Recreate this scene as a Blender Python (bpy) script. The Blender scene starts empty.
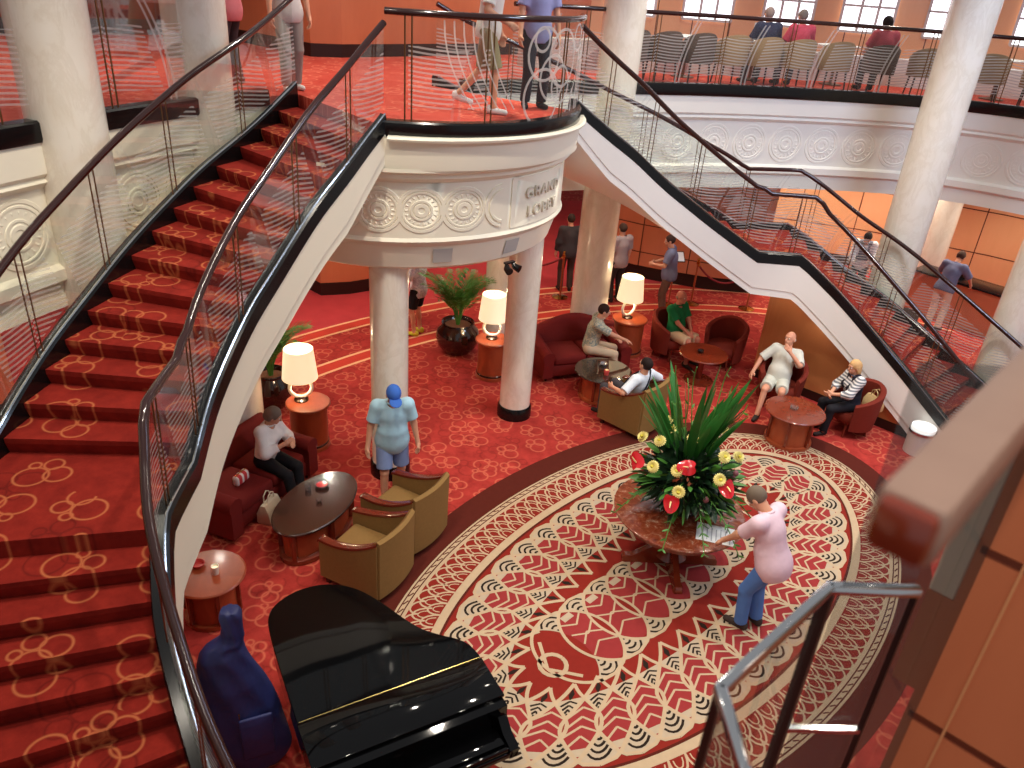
import bpy, bmesh, math, random
import numpy as np
from mathutils import Vector, Matrix, Euler
from math import sin, cos, pi, radians, sqrt, atan2, hypot
random.seed(7)
SC = bpy.context.scene
COL = SC.collection

# ------------------------------------------------------------------ materials
def rgb(r, g, b):
    f = lambda c: (c/255/12.92) if c/255 <= 0.04045 else ((c/255+0.055)/1.055)**2.4
    return (f(r), f(g), f(b), 1.0)

class NT:
    def __init__(s, name):
        s.m = bpy.data.materials.new(name); s.m.use_nodes = True
        s.t = s.m.node_tree; s.t.nodes.clear()
        s.out = s.t.nodes.new('ShaderNodeOutputMaterial')
    def n(s, typ, **kw):
        x = s.t.nodes.new('ShaderNode'+typ)
        ins = kw.pop('i', {})
        for k, v in kw.items(): setattr(x, k, v)
        for k, v in ins.items(): s.set(x.inputs[k], v)
        return x
    def set(s, sock, v):
        if isinstance(v, bpy.types.NodeSocket): s.t.links.new(v, sock)
        elif isinstance(v, bpy.types.Node): s.t.links.new(v.outputs[0], sock)
        else: sock.default_value = v
    def math(s, op, a, b=0.0, c=0.0, clamp=False):
        x = s.n('Math', operation=op, use_clamp=clamp)
        s.set(x.inputs[0], a); s.set(x.inputs[1], b); s.set(x.inputs[2], c)
        return x.outputs[0]
    def mix(s, f, a, b):
        x = s.n('Mix', data_type='RGBA')
        s.set(x.inputs[0], f); s.set(x.inputs[6], a); s.set(x.inputs[7], b)
        return x.outputs[2]
    def ramp(s, f, stops, interp='LINEAR'):
        x = s.n('ValToRGB'); s.set(x.inputs[0], f)
        e = x.color_ramp.elements; x.color_ramp.interpolation = interp
        e[0].position, e[0].color = stops[0]; e[1].position, e[1].color = stops[-1]
        for p, c in stops[1:-1]:
            q = e.new(p); q.color = c
        return x.outputs[0]
    def coord(s, kind='Object'):
        return s.n('TexCoord').outputs[kind]
    def mapping(s, v, scale=(1, 1, 1), rot=(0, 0, 0), loc=(0, 0, 0)):
        return s.n('Mapping', i={'Vector': v, 'Scale': scale, 'Rotation': rot, 'Location': loc}).outputs[0]
    def pbsdf(s, **kw):
        p = s.n('BsdfPrincipled')
        for k, v in kw.items(): s.set(p.inputs[k.replace('_', ' ')], v)
        return p
    def done(s, sh):
        s.t.links.new(sh.outputs[0] if isinstance(sh, bpy.types.Node) else sh, s.out.inputs[0]); return s.m

def plain(name, col, rough=0.6, var=0.12, scale=6.0, metal=0.0, spec=0.5, coat=0.0, bump=0.0, bscale=80.0):
    t = NT(name)
    nz = t.n('TexNoise', i={'Vector': t.coord(), 'Scale': scale, 'Detail': 4.0})
    lo = tuple(c*(1-var) for c in col[:3])+(1,); hi = tuple(min(1, c*(1+var)) for c in col[:3])+(1,)
    c = t.mix(nz.outputs[0], lo, hi)
    p = t.pbsdf(Base_Color=c, Roughness=rough, Metallic=metal, Specular_IOR_Level=spec, Coat_Weight=coat, Coat_Roughness=0.05)
    if bump:
        b = t.n('TexNoise', i={'Vector': t.coord(), 'Scale': bscale, 'Detail': 2.0})
        bp = t.n('Bump', i={'Strength': bump, 'Distance': 0.01, 'Height': b.outputs[0]})
        t.set(p.inputs['Normal'], bp.outputs[0])
    return t.done(p)

def clusters(t, v, scale, wid, dens, seed):
    """groups of thin overlapping rings: four rings around each 2-D Voronoi point, turned by the cell's own colour"""
    vo = t.n('TexVoronoi', voronoi_dimensions='2D', feature='F1'); mp = t.mapping(v, (1, 1, 1), (0, 0, seed*.7), (seed*3.1, seed*1.7, 0))
    t.set(vo.inputs['Vector'], mp); t.set(vo.inputs['Scale'], scale); t.set(vo.inputs['Randomness'], .7)
    sp = t.n('SeparateColor', i={0: vo.outputs['Color']}); a = t.math('MULTIPLY', sp.outputs[0], 6.283)
    loc = t.n('VectorMath', operation='SUBTRACT', i={0: mp, 1: vo.outputs['Position']}).outputs[0]
    ro = t.n('VectorRotate', rotation_type='Z_AXIS', i={'Vector': loc, 'Angle': a}).outputs[0]
    tot = None
    for x, y, r in ((-.09, .02, .105), (.10, .07, .13), (.0, -.12, .075), (.14, -.09, .045)):
        k = 1.9/scale; d = t.n('VectorMath', operation='DISTANCE', i={0: t.n('VectorMath', operation='MULTIPLY', i={0: ro, 1: (1, 1, 0)}).outputs[0], 1: (x*k, y*k, 0)}).outputs['Value']
        e = t.math('SUBTRACT', 1.0, t.math('DIVIDE', t.math('ABSOLUTE', t.math('SUBTRACT', d, r*k)), wid), clamp=True)
        tot = e if tot is None else t.math('MAXIMUM', tot, e)
    return t.math('MULTIPLY', tot, t.math('GREATER_THAN', sp.outputs[1], 1-dens))

def carpet(name, c0, c1, cr, s1, dens=0.75, dark=0.5, rw=0.02, rs=.7):
    t = NT(name); v = t.coord()
    nz = t.n('TexNoise', i={'Vector': v, 'Scale': 5.0, 'Detail': 6.0, 'Roughness': 0.7})
    base = t.mix(t.math('MULTIPLY_ADD', nz.outputs[0], 2.2, -0.6, clamp=True), c0, c1)
    a = clusters(t, v, s1, rw, dens, 1); b = clusters(t, v, s1*.9, rw, .5, 2)
    base = t.mix(t.math('MULTIPLY', b, dark), base, (c0[0]*.3, c0[1]*.3, c0[2]*.3, 1))
    base = t.mix(t.math('MULTIPLY', a, rs), base, cr)
    fine = t.n('TexNoise', i={'Vector': v, 'Scale': 260.0, 'Detail': 1.0})
    base = t.mix(t.math('MULTIPLY', fine.outputs[0], 0.35), base, (c0[0]*.45, c0[1]*.45, c0[2]*.45, 1))
    p = t.pbsdf(Base_Color=base, Roughness=0.95, Specular_IOR_Level=0.15)
    return t.done(p)

def wood(name, c0, c1, rough=0.3, scale=(1.2, 1.2, 9.0), grain=1.0, coat=0.0, panel=None):
    t = NT(name); v = t.coord()
    mp = t.mapping(v, scale)
    nz = t.n('TexNoise', i={'Vector': mp, 'Scale': 3.0, 'Detail': 6.0, 'Roughness': 0.6, 'Distortion': 0.6*grain})
    c = t.mix(nz.outputs[0], c0, c1)
    p = t.pbsdf(Base_Color=c, Roughness=rough, Coat_Weight=coat, Coat_Roughness=0.08)
    return t.done(p)

def marble(name, c0, c1, cv):
    t = NT(name); v = t.coord()
    mp = t.mapping(v, (2.2, 2.2, 1.0), (0.5, 0.3, 0.4))
    n1 = t.n('TexNoise', i={'Vector': mp, 'Scale': 1.6, 'Detail': 8.0, 'Roughness': 0.7, 'Distortion': 0.7})
    ve = t.math('ABSOLUTE', t.math('SUBTRACT', n1.outputs[0], 0.5))
    vein = t.math('SUBTRACT', 1.0, t.math('MULTIPLY', ve, 14.0), clamp=True)
    n2 = t.n('TexNoise', i={'Vector': v, 'Scale': 3.5, 'Detail': 4.0})
    c = t.mix(n2.outputs[0], c0, c1)
    c = t.mix(t.math('MULTIPLY', vein, 0.2), c, cv)
    return t.done(t.pbsdf(Base_Color=c, Roughness=0.22, Coat_Weight=0.3))

def glass(name, tint=(0.93, 0.96, 0.93, 1), stripes=True, refl=0.3, haze=0.035, bars=1.0):
    """thin clear sheet with sand-blasted wavy lines (uv: metres along, 0..1 up)"""
    t = NT(name)
    tr = t.n('BsdfTransparent', i={'Color': tint}); gl = t.n('BsdfGlossy', i={'Roughness': 0.02, 'Color': (1, 1, 1, 1)})
    fr = t.n('Fresnel', i={'IOR': 1.45})
    sh = t.n('MixShader', i={0: t.math('MULTIPLY', fr.outputs[0], refl, clamp=True), 1: tr, 2: gl}).outputs[0]
    fog = haze
    if stripes:
        uv = t.n('TexCoord').outputs['UV']; sx = t.n('SeparateXYZ', i={0: uv})
        u, w = sx.outputs[0], sx.outputs[1]
        wave = t.math('MULTIPLY', t.math('SINE', t.math('MULTIPLY', u, 3.4)), 0.035)
        zz = t.n('SeparateXYZ', i={0: t.coord()}).outputs[2]
        ph = t.math('FRACT', t.math('MULTIPLY', t.math('ADD', zz, wave), 21.5))
        line = t.math('LESS_THAN', ph, 0.42)
        band = t.math('MULTIPLY', t.math('GREATER_THAN', w, 0.12), t.math('LESS_THAN', w, 0.72))
        cell = t.math('FRACT', t.math('MULTIPLY', u, 0.8))
        gap = t.math('GREATER_THAN', t.math('ABSOLUTE', t.math('SUBTRACT', cell, t.math('MULTIPLY_ADD', w, 0.25, 0.4))), 0.07)
        # tall curved pair of bars crossing the wavy lines
        bar = t.math('LESS_THAN', t.math('ABSOLUTE', t.math('SUBTRACT', t.math('ABSOLUTE', t.math('SUBTRACT', cell, t.math('MULTIPLY_ADD', t.math('MULTIPLY', w, w), 0.25, 0.4))), 0.03)), 0.012)
        etch = t.math('MAXIMUM', t.math('MULTIPLY', t.math('MULTIPLY', line, band), gap), t.math('MULTIPLY', t.math('MULTIPLY', bar, bars), t.math('LESS_THAN', w, 0.93)))
        fog = t.math('MULTIPLY_ADD', etch, 0.36, haze)
    df = t.n('BsdfDiffuse', i={'Color': (0.82, 0.82, 0.8, 1)})
    tl = t.n('BsdfTranslucent', i={'Color': (0.82, 0.82, 0.8, 1)})
    mk = t.n('MixShader', i={0: 0.5, 1: df, 2: tl}).outputs[0]
    return t.done(t.n('MixShader', i={0: fog, 1: sh, 2: mk}))

def emit(name, col, strength, base=None):
    t = NT(name)
    return t.done(t.pbsdf(Base_Color=base or col, Roughness=0.6, Emission_Color=col, Emission_Strength=strength))

M = {}
M['carpet'] = carpet('carpet_lobby', rgb(146, 42, 38), rgb(198, 68, 59), rgb(232, 130, 98), 2.3, 1.0, 0.35, .02, .6)
M['carpet_stair'] = carpet('carpet_stair', rgb(110, 23, 17), rgb(152, 42, 31), rgb(204, 118, 74), 2.0, .95, 0.45, .016, .75)
M['carpet_plain'] = plain('carpet_plain', rgb(188, 64, 66), 0.95, 0.15, 3, spec=0.1)
M['carpet_deck'] = carpet('carpet_deck', rgb(182, 58, 46), rgb(206, 88, 72), rgb(232, 130, 104), 2.4, .8, 0.2)
M['carpet_line'] = plain('carpet_line', rgb(232, 176, 130), 0.95, 0.1, 8, spec=0.1)
M['carpet_mid'] = plain('carpet_mid', rgb(196, 66, 52), 0.95, 0.12, 8, spec=0.1)
M['cream'] = plain('plaster_cream', rgb(240, 233, 212), 0.45, 0.03, 1.5)
M['white'] = plain('plaster_white', rgb(238, 234, 226), 0.42, 0.03, 1.5)
M['groove'] = plain('plaster_groove', rgb(212, 203, 186), 0.6, 0.03, 2)
M['black'] = plain('black_lacquer', rgb(14, 13, 14), 0.2, 0.1, 2, spec=.4)
M['ebony'] = plain('ebony_polish', rgb(5, 5, 6), 0.04, 0.1, 2, spec=.3)
M['darkbase'] = plain('dark_plinth', rgb(34, 20, 16), 0.35, 0.1, 4)
M['marble'] = marble('marble_column', rgb(232, 222, 202), rgb(244, 238, 226), rgb(196, 178, 150))
M['wood_wall'] = wood('cherry_panel', rgb(184, 102, 68), rgb(208, 126, 86), 0.28, (1.0, 1.0, 0.25), 0.6, 0.2)
M['wood_under'] = wood('cherry_understair', rgb(176, 108, 64), rgb(206, 136, 84), 0.35, (1.0, 1.0, 0.3), 0.8, 0.1)
M['wood_amber'] = wood('amber_panel', rgb(224, 164, 118), rgb(238, 184, 138), 0.3, (1.0, 1.0, 0.3), 0.6, 0.15)
M['seam'] = plain('panel_seam', rgb(92, 38, 18), 0.5, 0.1, 4)
M['seam_light'] = plain('panel_seam_light', rgb(206, 140, 96), 0.35, 0.05, 4)
M['wood_table'] = wood('mahogany_table', rgb(92, 30, 18), rgb(140, 56, 30), 0.2, (3, 3, 1.2), 1.0, 0.6)
M['wood_side'] = wood('cherry_side_table', rgb(132, 52, 30), rgb(184, 90, 50), 0.36, (2, 2, 1.0), 1.0, 0.05)
M['wood_dark'] = wood('dark_walnut_top', rgb(44, 26, 20), rgb(64, 38, 28), 0.22, (2, 8, 1), 1.0, 0.4)
M['wood_trim'] = wood('mahogany_trim', rgb(84, 30, 20), rgb(122, 48, 32), 0.2, (6, 6, 6), 1.0, 0.7)
M['rail'] = wood('mahogany_handrail', rgb(36, 13, 11), rgb(54, 22, 17), 0.15, (4, 4, 4), 1.0, 0.3)
M['rail_near'] = wood('handrail_taupe', rgb(142, 114, 102), rgb(156, 128, 114), 0.35, (4, 4, 4), 0.5, 0.2)
M['brass'] = plain('brass', rgb(196, 146, 74), 0.22, 0.05, 5, metal=1.0)
M['bronze'] = plain('dark_bronze', rgb(128, 94, 62), 0.3, 0.05, 5, metal=0.9)
M['chrome'] = plain('chrome', rgb(206, 208, 210), 0.12, 0.03, 5, metal=1.0)
M['fab_red'] = plain('claret_upholstery', rgb(112, 30, 26), 0.85, 0.14, 30, spec=0.2, bump=0.15, bscale=200)
M['fab_olive'] = plain('olive_upholstery', rgb(136, 104, 60), 0.85, 0.12, 30, spec=0.2, bump=0.15, bscale=220)
M['fab_rust'] = plain('rust_upholstery', rgb(118, 42, 30), 0.85, 0.14, 30, spec=0.2, bump=0.1, bscale=200)
M['fab_beige'] = plain('cafe_chair_beige', rgb(140, 112, 82), 0.8, 0.1, 20)
M['fab_choc'] = plain('cafe_chair_brown', rgb(74, 56, 48), 0.8, 0.1, 20)
M['urn'] = plain('glazed_black_urn', rgb(34, 18, 14), 0.1, 0.3, 4, coat=0.8)
M['soil'] = plain('potting_bark', rgb(120, 74, 44), 0.9, 0.35, 60, bump=0.5, bscale=90)
M['leaf'] = plain('leaf_green', rgb(74, 128, 50), 0.45, 0.4, 9)
M['leaf_dark'] = plain('leaf_dark_green', rgb(26, 52, 30), 0.4, 0.45, 9)
M['leaf_spear'] = plain('spear_leaf_green', rgb(50, 112, 46), 0.4, 0.3, 7)
M['stem'] = plain('plant_stem', rgb(116, 118, 62), 0.6, 0.2, 9)
M['mum'] = plain('cream_yellow_petal', rgb(234, 220, 136), 0.6, 0.12, 30)
M['mum_core'] = plain('greenish_flower_core', rgb(214, 200, 70), 0.7, 0.1, 30)
M['anth'] = plain('red_spathe', rgb(206, 34, 44), 0.18, 0.12, 12, coat=0.6)
M['spadix'] = plain('cream_spadix', rgb(240, 214, 150), 0.5, 0.1, 20)
M['bud'] = plain('mauve_bud', rgb(126, 76, 84), 0.6, 0.2, 20)
M['shade'] = emit('lamp_shade_glow', rgb(255, 230, 184), .8, rgb(244, 232, 206))
M['ceramic'] = plain('white_ring_ceramic', rgb(240, 234, 222), 0.25, 0.03, 4, coat=0.4)
M['paper'] = plain('paper', rgb(232, 234, 232), 0.7, 0.03, 10)
M['ink'] = plain('print_grey', rgb(168, 172, 176), 0.8, 0.1, 40)
M['glass'] = glass('etched_glass')
M['glass_stair'] = glass('etched_stair_glass', bars=.25, refl=.16, haze=.03)
M['glass_plain'] = glass('clear_glass', stripes=False, haze=0.02)
M['glass_shaft'] = glass('smoked_glass', (0.5, 0.5, 0.5, 1), stripes=False, refl=.7, haze=0.03)
M['glass_clear'] = glass('clear_screen_glass', (.86, .87, .87, 1), stripes=False, refl=.4, haze=.02)
M['glass_item'] = glass('tumbler_glass', (0.92, 0.92, 0.92, 1), stripes=False, refl=2.2, haze=0.1)
M['etch'] = glass('sandblasted_etching', stripes=False, haze=.5)
M['bluecover'] = plain('navy_nylon_cover', rgb(26, 32, 82), 0.6, 0.4, 5, bump=1.0, bscale=7)
M['window'] = emit('daylight_window', rgb(244, 246, 255), 2.2)
M['frame_white'] = plain('window_frame', rgb(206, 200, 196), 0.5, 0.03, 5)
M['newel'] = emit('newel_lamp_glow', rgb(250, 250, 246), 1.6)
M['rope'] = plain('red_velvet_rope', rgb(124, 18, 22), 0.7, 0.1, 40)
M['red_glass'] = plain('red_candle_glass', rgb(206, 70, 66), 0.12, 0.1, 10, coat=0.8)
M['ivory'] = plain('ivory_keys', rgb(236, 232, 220), 0.25, 0.02, 5)
M['gold'] = plain('gold_hinge', rgb(226, 200, 130), 0.2, 0.03, 5, metal=1.0)
M['vent'] = plain('vent_grey', rgb(186, 184, 178), 0.6, 0.03, 5)

# ------------------------------------------------------------------ mesh building
class MB:
    """collects polygons for ONE mesh object"""
    def __init__(s): s.v = []; s.f = []; s.mi = []; s.uv = None; s.cur = 0
    def add(s, vs, fs, mi=None):
        b = len(s.v); s.v.extend([tuple(p) for p in vs])
        for f in fs:
            s.f.append([b+i for i in f]); s.mi.append(s.cur if mi is None else mi)
        return b
    def box(s, c, d, rz=0.0, bev=0.0, mi=None, rx=0.0, ry=0.0, seg=2):
        bm = bmesh.new(); bmesh.ops.create_cube(bm, size=1.0)
        for v in bm.verts: v.co = Vector((v.co.x*d[0], v.co.y*d[1], v.co.z*d[2]))
        if bev > 0:
            bmesh.ops.bevel(bm, geom=bm.edges[:], offset=min(bev, min(d)*0.49), segments=seg, profile=0.5, affect='EDGES')
        R = Euler((rx, ry, rz)).to_matrix()
        bm.verts.ensure_lookup_table()
        vs = [R @ v.co + Vector(c) for v in bm.verts]
        fs = [[v.index for v in f.verts] for f in bm.faces]
        bm.free(); s.add(vs, fs, mi); return s
    def lathe(s, prof, c=(0, 0, 0), n=32, a0=0.0, a1=2*pi, mi=None, sx=1.0, sy=1.0, cap=True):
        full = abs(a1-a0-2*pi) < 1e-6
        m = n if full else n+1
        vs = []
        for k in range(m):
            a = a0+(a1-a0)*k/n
            for r, z in prof: vs.append((c[0]+r*cos(a)*sx, c[1]+r*sin(a)*sy, c[2]+z))
        L = len(prof); fs = []
        for k in range(n):
            k2 = (k+1) % m
            for j in range(L-1):
                fs.append([k*L+j, k2*L+j, k2*L+j+1, k*L+j+1])
        if cap and full:
            if prof[0][0] > 1e-6: fs.append([k*L for k in range(m)][::-1])
            if prof[-1][0] > 1e-6: fs.append([k*L+L-1 for k in range(m)])
        s.add(vs, fs, mi); return s
    def tube(s, path, r, n=8, mi=None, cap=True, closed=False):
        P = [Vector(p) for p in path]; N = len(P)
        rr = r if isinstance(r, (list, tuple)) else [r]*N
        up = None; vs = []
        for i in range(N):
            if closed: d = P[(i+1) % N]-P[i-1]
            else: d = P[min(i+1, N-1)]-P[max(i-1, 0)]
            if d.length < 1e-9: d = Vector((0, 0, 1))
            d.normalize()
            if up is None:
                up = Vector((0, 0, 1)) if abs(d.z) < 0.9 else Vector((1, 0, 0))
            x = up.cross(d)
            if x.length < 1e-6: x = Vector((1, 0, 0)).cross(d)
            x.normalize(); y = d.cross(x).normalized(); up = y
            for k in range(n):
                a = 2*pi*k/n
                vs.append(P[i]+x*(cos(a)*rr[i])+y*(sin(a)*rr[i]))
        fs = []
        for i in range(N if closed else N-1):
            i2 = (i+1) % N
            for k in range(n):
                k2 = (k+1) % n
                fs.append([i*n+k, i*n+k2, i2*n+k2, i2*n+k])
        if cap and not closed:
            fs.append(list(range(n))[::-1]); fs.append([(N-1)*n+k for k in range(n)])
        s.add(vs, fs, mi); return s
    def prism(s, poly, z0, z1, mi=None):
        n = len(poly)
        vs = [(x, y, z0) for x, y in poly]+[(x, y, z1) for x, y in poly]
        fs = [list(range(n))[::-1], list(range(n, 2*n))]+[[i, (i+1) % n, n+(i+1) % n, n+i] for i in range(n)]
        s.add(vs, fs, mi); return s
    def loft(s, secs, closed_sec=True, cap=True, mi=None, ring=False):
        """secs: list of equal-length 3-D point loops"""
        L = len(secs[0]); N = len(secs)
        vs = [p for q in secs for p in q]; fs = []
        for i in range(N if ring else N-1):
            i2 = (i+1) % N
            for j in range(L if closed_sec else L-1):
                j2 = (j+1) % L
                fs.append([i*L+j, i*L+j2, i2*L+j2, i2*L+j])
        if cap and closed_sec and not ring:
            fs.append(list(range(L))[::-1]); fs.append([(N-1)*L+j for j in range(L)])
        s.add(vs, fs, mi); return s
    def sphere(s, c, r, n=14, m=9, mi=None, sc=(1, 1, 1)):
        prof = [(max(0.0, r*sin(pi*k/m)), -r*cos(pi*k/m)) for k in range(m+1)]
        vs = []
        for k in range(n):
            a = 2*pi*k/n
            for q, z in prof: vs.append((c[0]+q*cos(a)*sc[0], c[1]+q*sin(a)*sc[1], c[2]+z*sc[2]))
        L = m+1; fs = []
        for k in range(n):
            k2 = (k+1) % n
            for j in range(m): fs.append([k*L+j, k2*L+j, k2*L+j+1, k*L+j+1])
        s.add(vs, fs, mi); return s
    def build(s, name, mats, parent=None, smooth=35, loc=None, rz=0.0):
        me = bpy.data.meshes.new(name)
        bm = bmesh.new()
        vv = [bm.verts.new(p) for p in s.v]
        for f, mi in zip(s.f, s.mi):
            try:
                q = bm.faces.new([vv[i] for i in f]); q.material_index = mi
            except ValueError: pass
        if s.uv is None:
            bmesh.ops.remove_doubles(bm, verts=bm.verts, dist=1e-5)
            bmesh.ops.recalc_face_normals(bm, faces=bm.faces)
        bm.to_mesh(me); bm.free()
        for m in (mats if isinstance(mats, (list, tuple)) else [mats]): me.materials.append(m)
        if s.uv is not None and len(me.vertices) == len(s.uv):
            ul = me.uv_layers.new(name='UVMap')
            for lp in me.loops: ul.data[lp.index].uv = s.uv[lp.vertex_index]
        if smooth:
            me.polygons.foreach_set('use_smooth', [True]*len(me.polygons))
            try: me.set_sharp_from_angle(angle=radians(smooth))
            except Exception: pass
        o = bpy.data.objects.new(name, me); COL.objects.link(o)
        if parent is not None: o.parent = parent
        if loc is not None: o.location = loc
        o.rotation_euler.z = rz
        return o

def thing(name, label, cat, loc=(0, 0, 0), rz=0.0, group=None):
    o = bpy.data.objects.new(name, None); COL.objects.link(o); o.empty_display_size = 0.2
    o.location = loc; o.rotation_euler = (0, 0, rz)
    return tag(o, label, cat, group)
def tag(o, label, cat, group=None):
    o['label'] = label; o['category'] = cat; o['kind'] = 'thing'
    if group: o['group'] = group
    return o
def struct(name, mb, mats, smooth=35):
    o = mb.build(name, mats, None, smooth); o['kind'] = 'structure'; return o
def sub(o, mb, name, mats, **kw): return mb.build(name, mats, o, **kw)
def dup(root, loc, rz, label, group=None, cat=None):
    r = root.copy(); COL.objects.link(r); r.location = loc; r.rotation_euler = (0, 0, rz); r['label'] = label
    if group: r['group'] = group
    if cat: r['category'] = cat
    for ch in list(root.children):
        c = ch.copy(); COL.objects.link(c); c.parent = r
        for g in list(ch.children):
            d = g.copy(); COL.objects.link(d); d.parent = c
    return r

def interp(tab, x):
    """tab: sorted [(x, y...)] -> linear interpolation, clamped"""
    if x <= tab[0][0]: return tab[0][1:]
    for a, b in zip(tab, tab[1:]):
        if x <= b[0]:
            f = (x-a[0])/(b[0]-a[0]); return tuple(p+(q-p)*f for p, q in zip(a[1:], b[1:]))
    return tab[-1][1:]
def catmull(pts, n=8):
    P = [Vector(p) for p in pts]; out = []
    for i in range(len(P)-1):
        p0 = P[max(i-1, 0)]; p1 = P[i]; p2 = P[i+1]; p3 = P[min(i+2, len(P)-1)]
        for k in range(n):
            t = k/n
            out.append(0.5*((2*p1)+(p2-p0)*t+(2*p0-5*p1+4*p2-p3)*t*t+(3*p1-p0-3*p2+p3)*t*t*t))
    out.append(P[-1]); return out
class Path:
    """plan polyline with arc length, position and left-hand normal"""
    def __init__(s, pts):
        s.p = [Vector((q[0], q[1])) for q in pts]; s.L = [0.0]
        for a, b in zip(s.p, s.p[1:]): s.L.append(s.L[-1]+(b-a).length)
        s.len = s.L[-1]
    def at(s, u):
        u = min(max(u, 0.0), s.len)
        for i in range(len(s.p)-1):
            if u <= s.L[i+1] or i == len(s.p)-2:
                f = (u-s.L[i])/max(1e-9, s.L[i+1]-s.L[i]); return s.p[i].lerp(s.p[i+1], f)
    def nrm(s, u):
        d = s.at(min(u+0.15, s.len))-s.at(max(u-0.15, 0)); d.normalize(); return Vector((-d.y, d.x))
    def off(s, u, d):
        return s.at(u)+s.nrm(u)*d
    def near(s, x, y):
        best = (1e9, 0)
        for k in range(401):
            u = s.len*k/400; q = s.at(u); best = min(best, ((q.x-x)**2+(q.y-y)**2, u))
        return best[1]
# ------------------------------------------------------------------ setting: floors, decks, drum, walls
ZU = 4.68            # finished floor of the upper deck
EDGE = [(1.62, 5.74), (2.5, 5.5), (3.47, 5.14), (4.7, 4.6), (5.85, 4.05), (7.0, 3.33), (8.1, 2.5), (9.05, 1.57), (9.5, 0.75), (9.67, 0.0), (9.72, -1.0), (9.6, -2.2)]
EDGE = [(p.x, p.y) for p in catmull([(a, b, 0) for a, b in EDGE], 5)]
EP = Path(EDGE)
DC = (0.0, 4.82); DR = 2.07
def mx(pts, sg): return [(sg*p[0],)+tuple(p[1:]) for p in pts]
def rect(x0, x1, y0, y1): return [(x0, y0), (x1, y0), (x1, y1), (x0, y1)]

b = MB(); b.prism(rect(-16, 18, -9, 20), -0.2, 0.0); struct('floor', b, M['carpet'], 0)

# carpet borders woven into the lobby floor (two double-line bands at the back, plain carpet beyond)
def ell(a, bb, t0, t1, n=90, c=(0.4, -0.2)):
    return [(c[0]+a*cos(t0+(t1-t0)*k/n), c[1]+bb*sin(t0+(t1-t0)*k/n)) for k in range(n+1)]
def band(b, A, B, z0, z1, mi=0):
    n = len(A)
    vs = [(x, y, z1) for x, y in A]+[(x, y, z1) for x, y in B]
    b.add(vs, [[i, i+1, n+i+1, n+i] for i in range(n-1)], mi)
b = MB()
def eb(k0, k1, z, mi): band(b, ell(9.6+k0, 7.0+k0, 0.05, pi-0.05), ell(9.6+k1, 7.0+k1, 0.05, pi-0.05), 0, z, mi)
for k0, k1, mi in [(0, 0.06, 0), (0.06, 0.3, 1), (0.3, 0.36, 0), (1.25, 1.31, 0), (1.31, 1.55, 1), (1.55, 1.61, 0)]: eb(k0, k1, 0.004, mi)
eb(1.61, 9.0, 0.003, 2)
struct('trim_1', b, [M['carpet_line'], M['carpet_mid'], M['carpet_plain']], 0)

# upper deck slab: two wings, bridge and the drum landing
bw = MB()
for sg in (1, -1):
    out = [(16.5, -2.2), (16.5, 17), (1.62, 17)]
    poly = [(1.62, 5.74)]+EDGE[1:]+out
    poly = mx(poly, sg)
    if sg < 0: poly = poly[::-1]
    bw.prism(poly, 4.45, ZU)
arcn = 40
A0 = atan2(3.44-DC[1], -1.56); A1 = atan2(3.44-DC[1], 1.56)
arc = [(DC[0]+2.0*cos(A0+(A1-A0)*k/arcn), DC[1]+2.0*sin(A0+(A1-A0)*k/arcn)) for k in range(arcn+1)]
bw.prism([(-1.62, 17), (-1.62, 5.74), (-1.14, 5.74)]+arc+[(1.14, 5.74), (1.62, 5.74), (1.62, 17)], 4.45, ZU)
struct('floor_upper', bw, M['carpet_deck'], 0)
# plastered underside of the deck = ceiling of the lower level
b = MB()
for sg in (1, -1):
    e2 = [tuple(EP.off(u*EP.len/40, 0.25)) for u in range(41)]
    poly = mx([(1.62, 6.1)]+e2+[(16.5, -2.2), (16.5, 17), (1.62, 17)], sg)
    if sg < 0: poly = poly[::-1]
    b.prism(poly, 3.9, 4.0)
b.prism([(-1.62, 17), (-1.62, 6.1), (1.62, 6.1), (1.62, 17)], 3.9, 4.0)
struct('ceiling', b, M['cream'], 0)

def extrude(b, path, prof, n, mi=0, sg=1, u0=0.0, u1=None):
    u1 = path.len if u1 is None else u1
    secs = []
    for k in range(n+1):
        u = u0+(u1-u0)*k/n; q = path.at(u); m = path.nrm(u)
        secs.append([(sg*(q.x-m.x*d), q.y-m.y*d, z) for d, z in prof])
    b.loft(secs, True, True, mi)
FASC = [(-0.02, 4.6), (0.05, 4.6), (0.05, 4.30), (0.01, 4.26), (0.03, 4.22), (-0.04, 4.16), (-0.05, 3.42), (0.02, 3.38), (0.02, 3.27), (-0.05, 3.22), (-0.05, 2.98), (-0.3, 2.98), (-0.3, 4.4)]
CURB = [(-0.08, 4.58), (0.07, 4.58), (0.08, 4.61), (0.08, 4.75), (0.06, 4.77), (-0.08, 4.77)]

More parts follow.
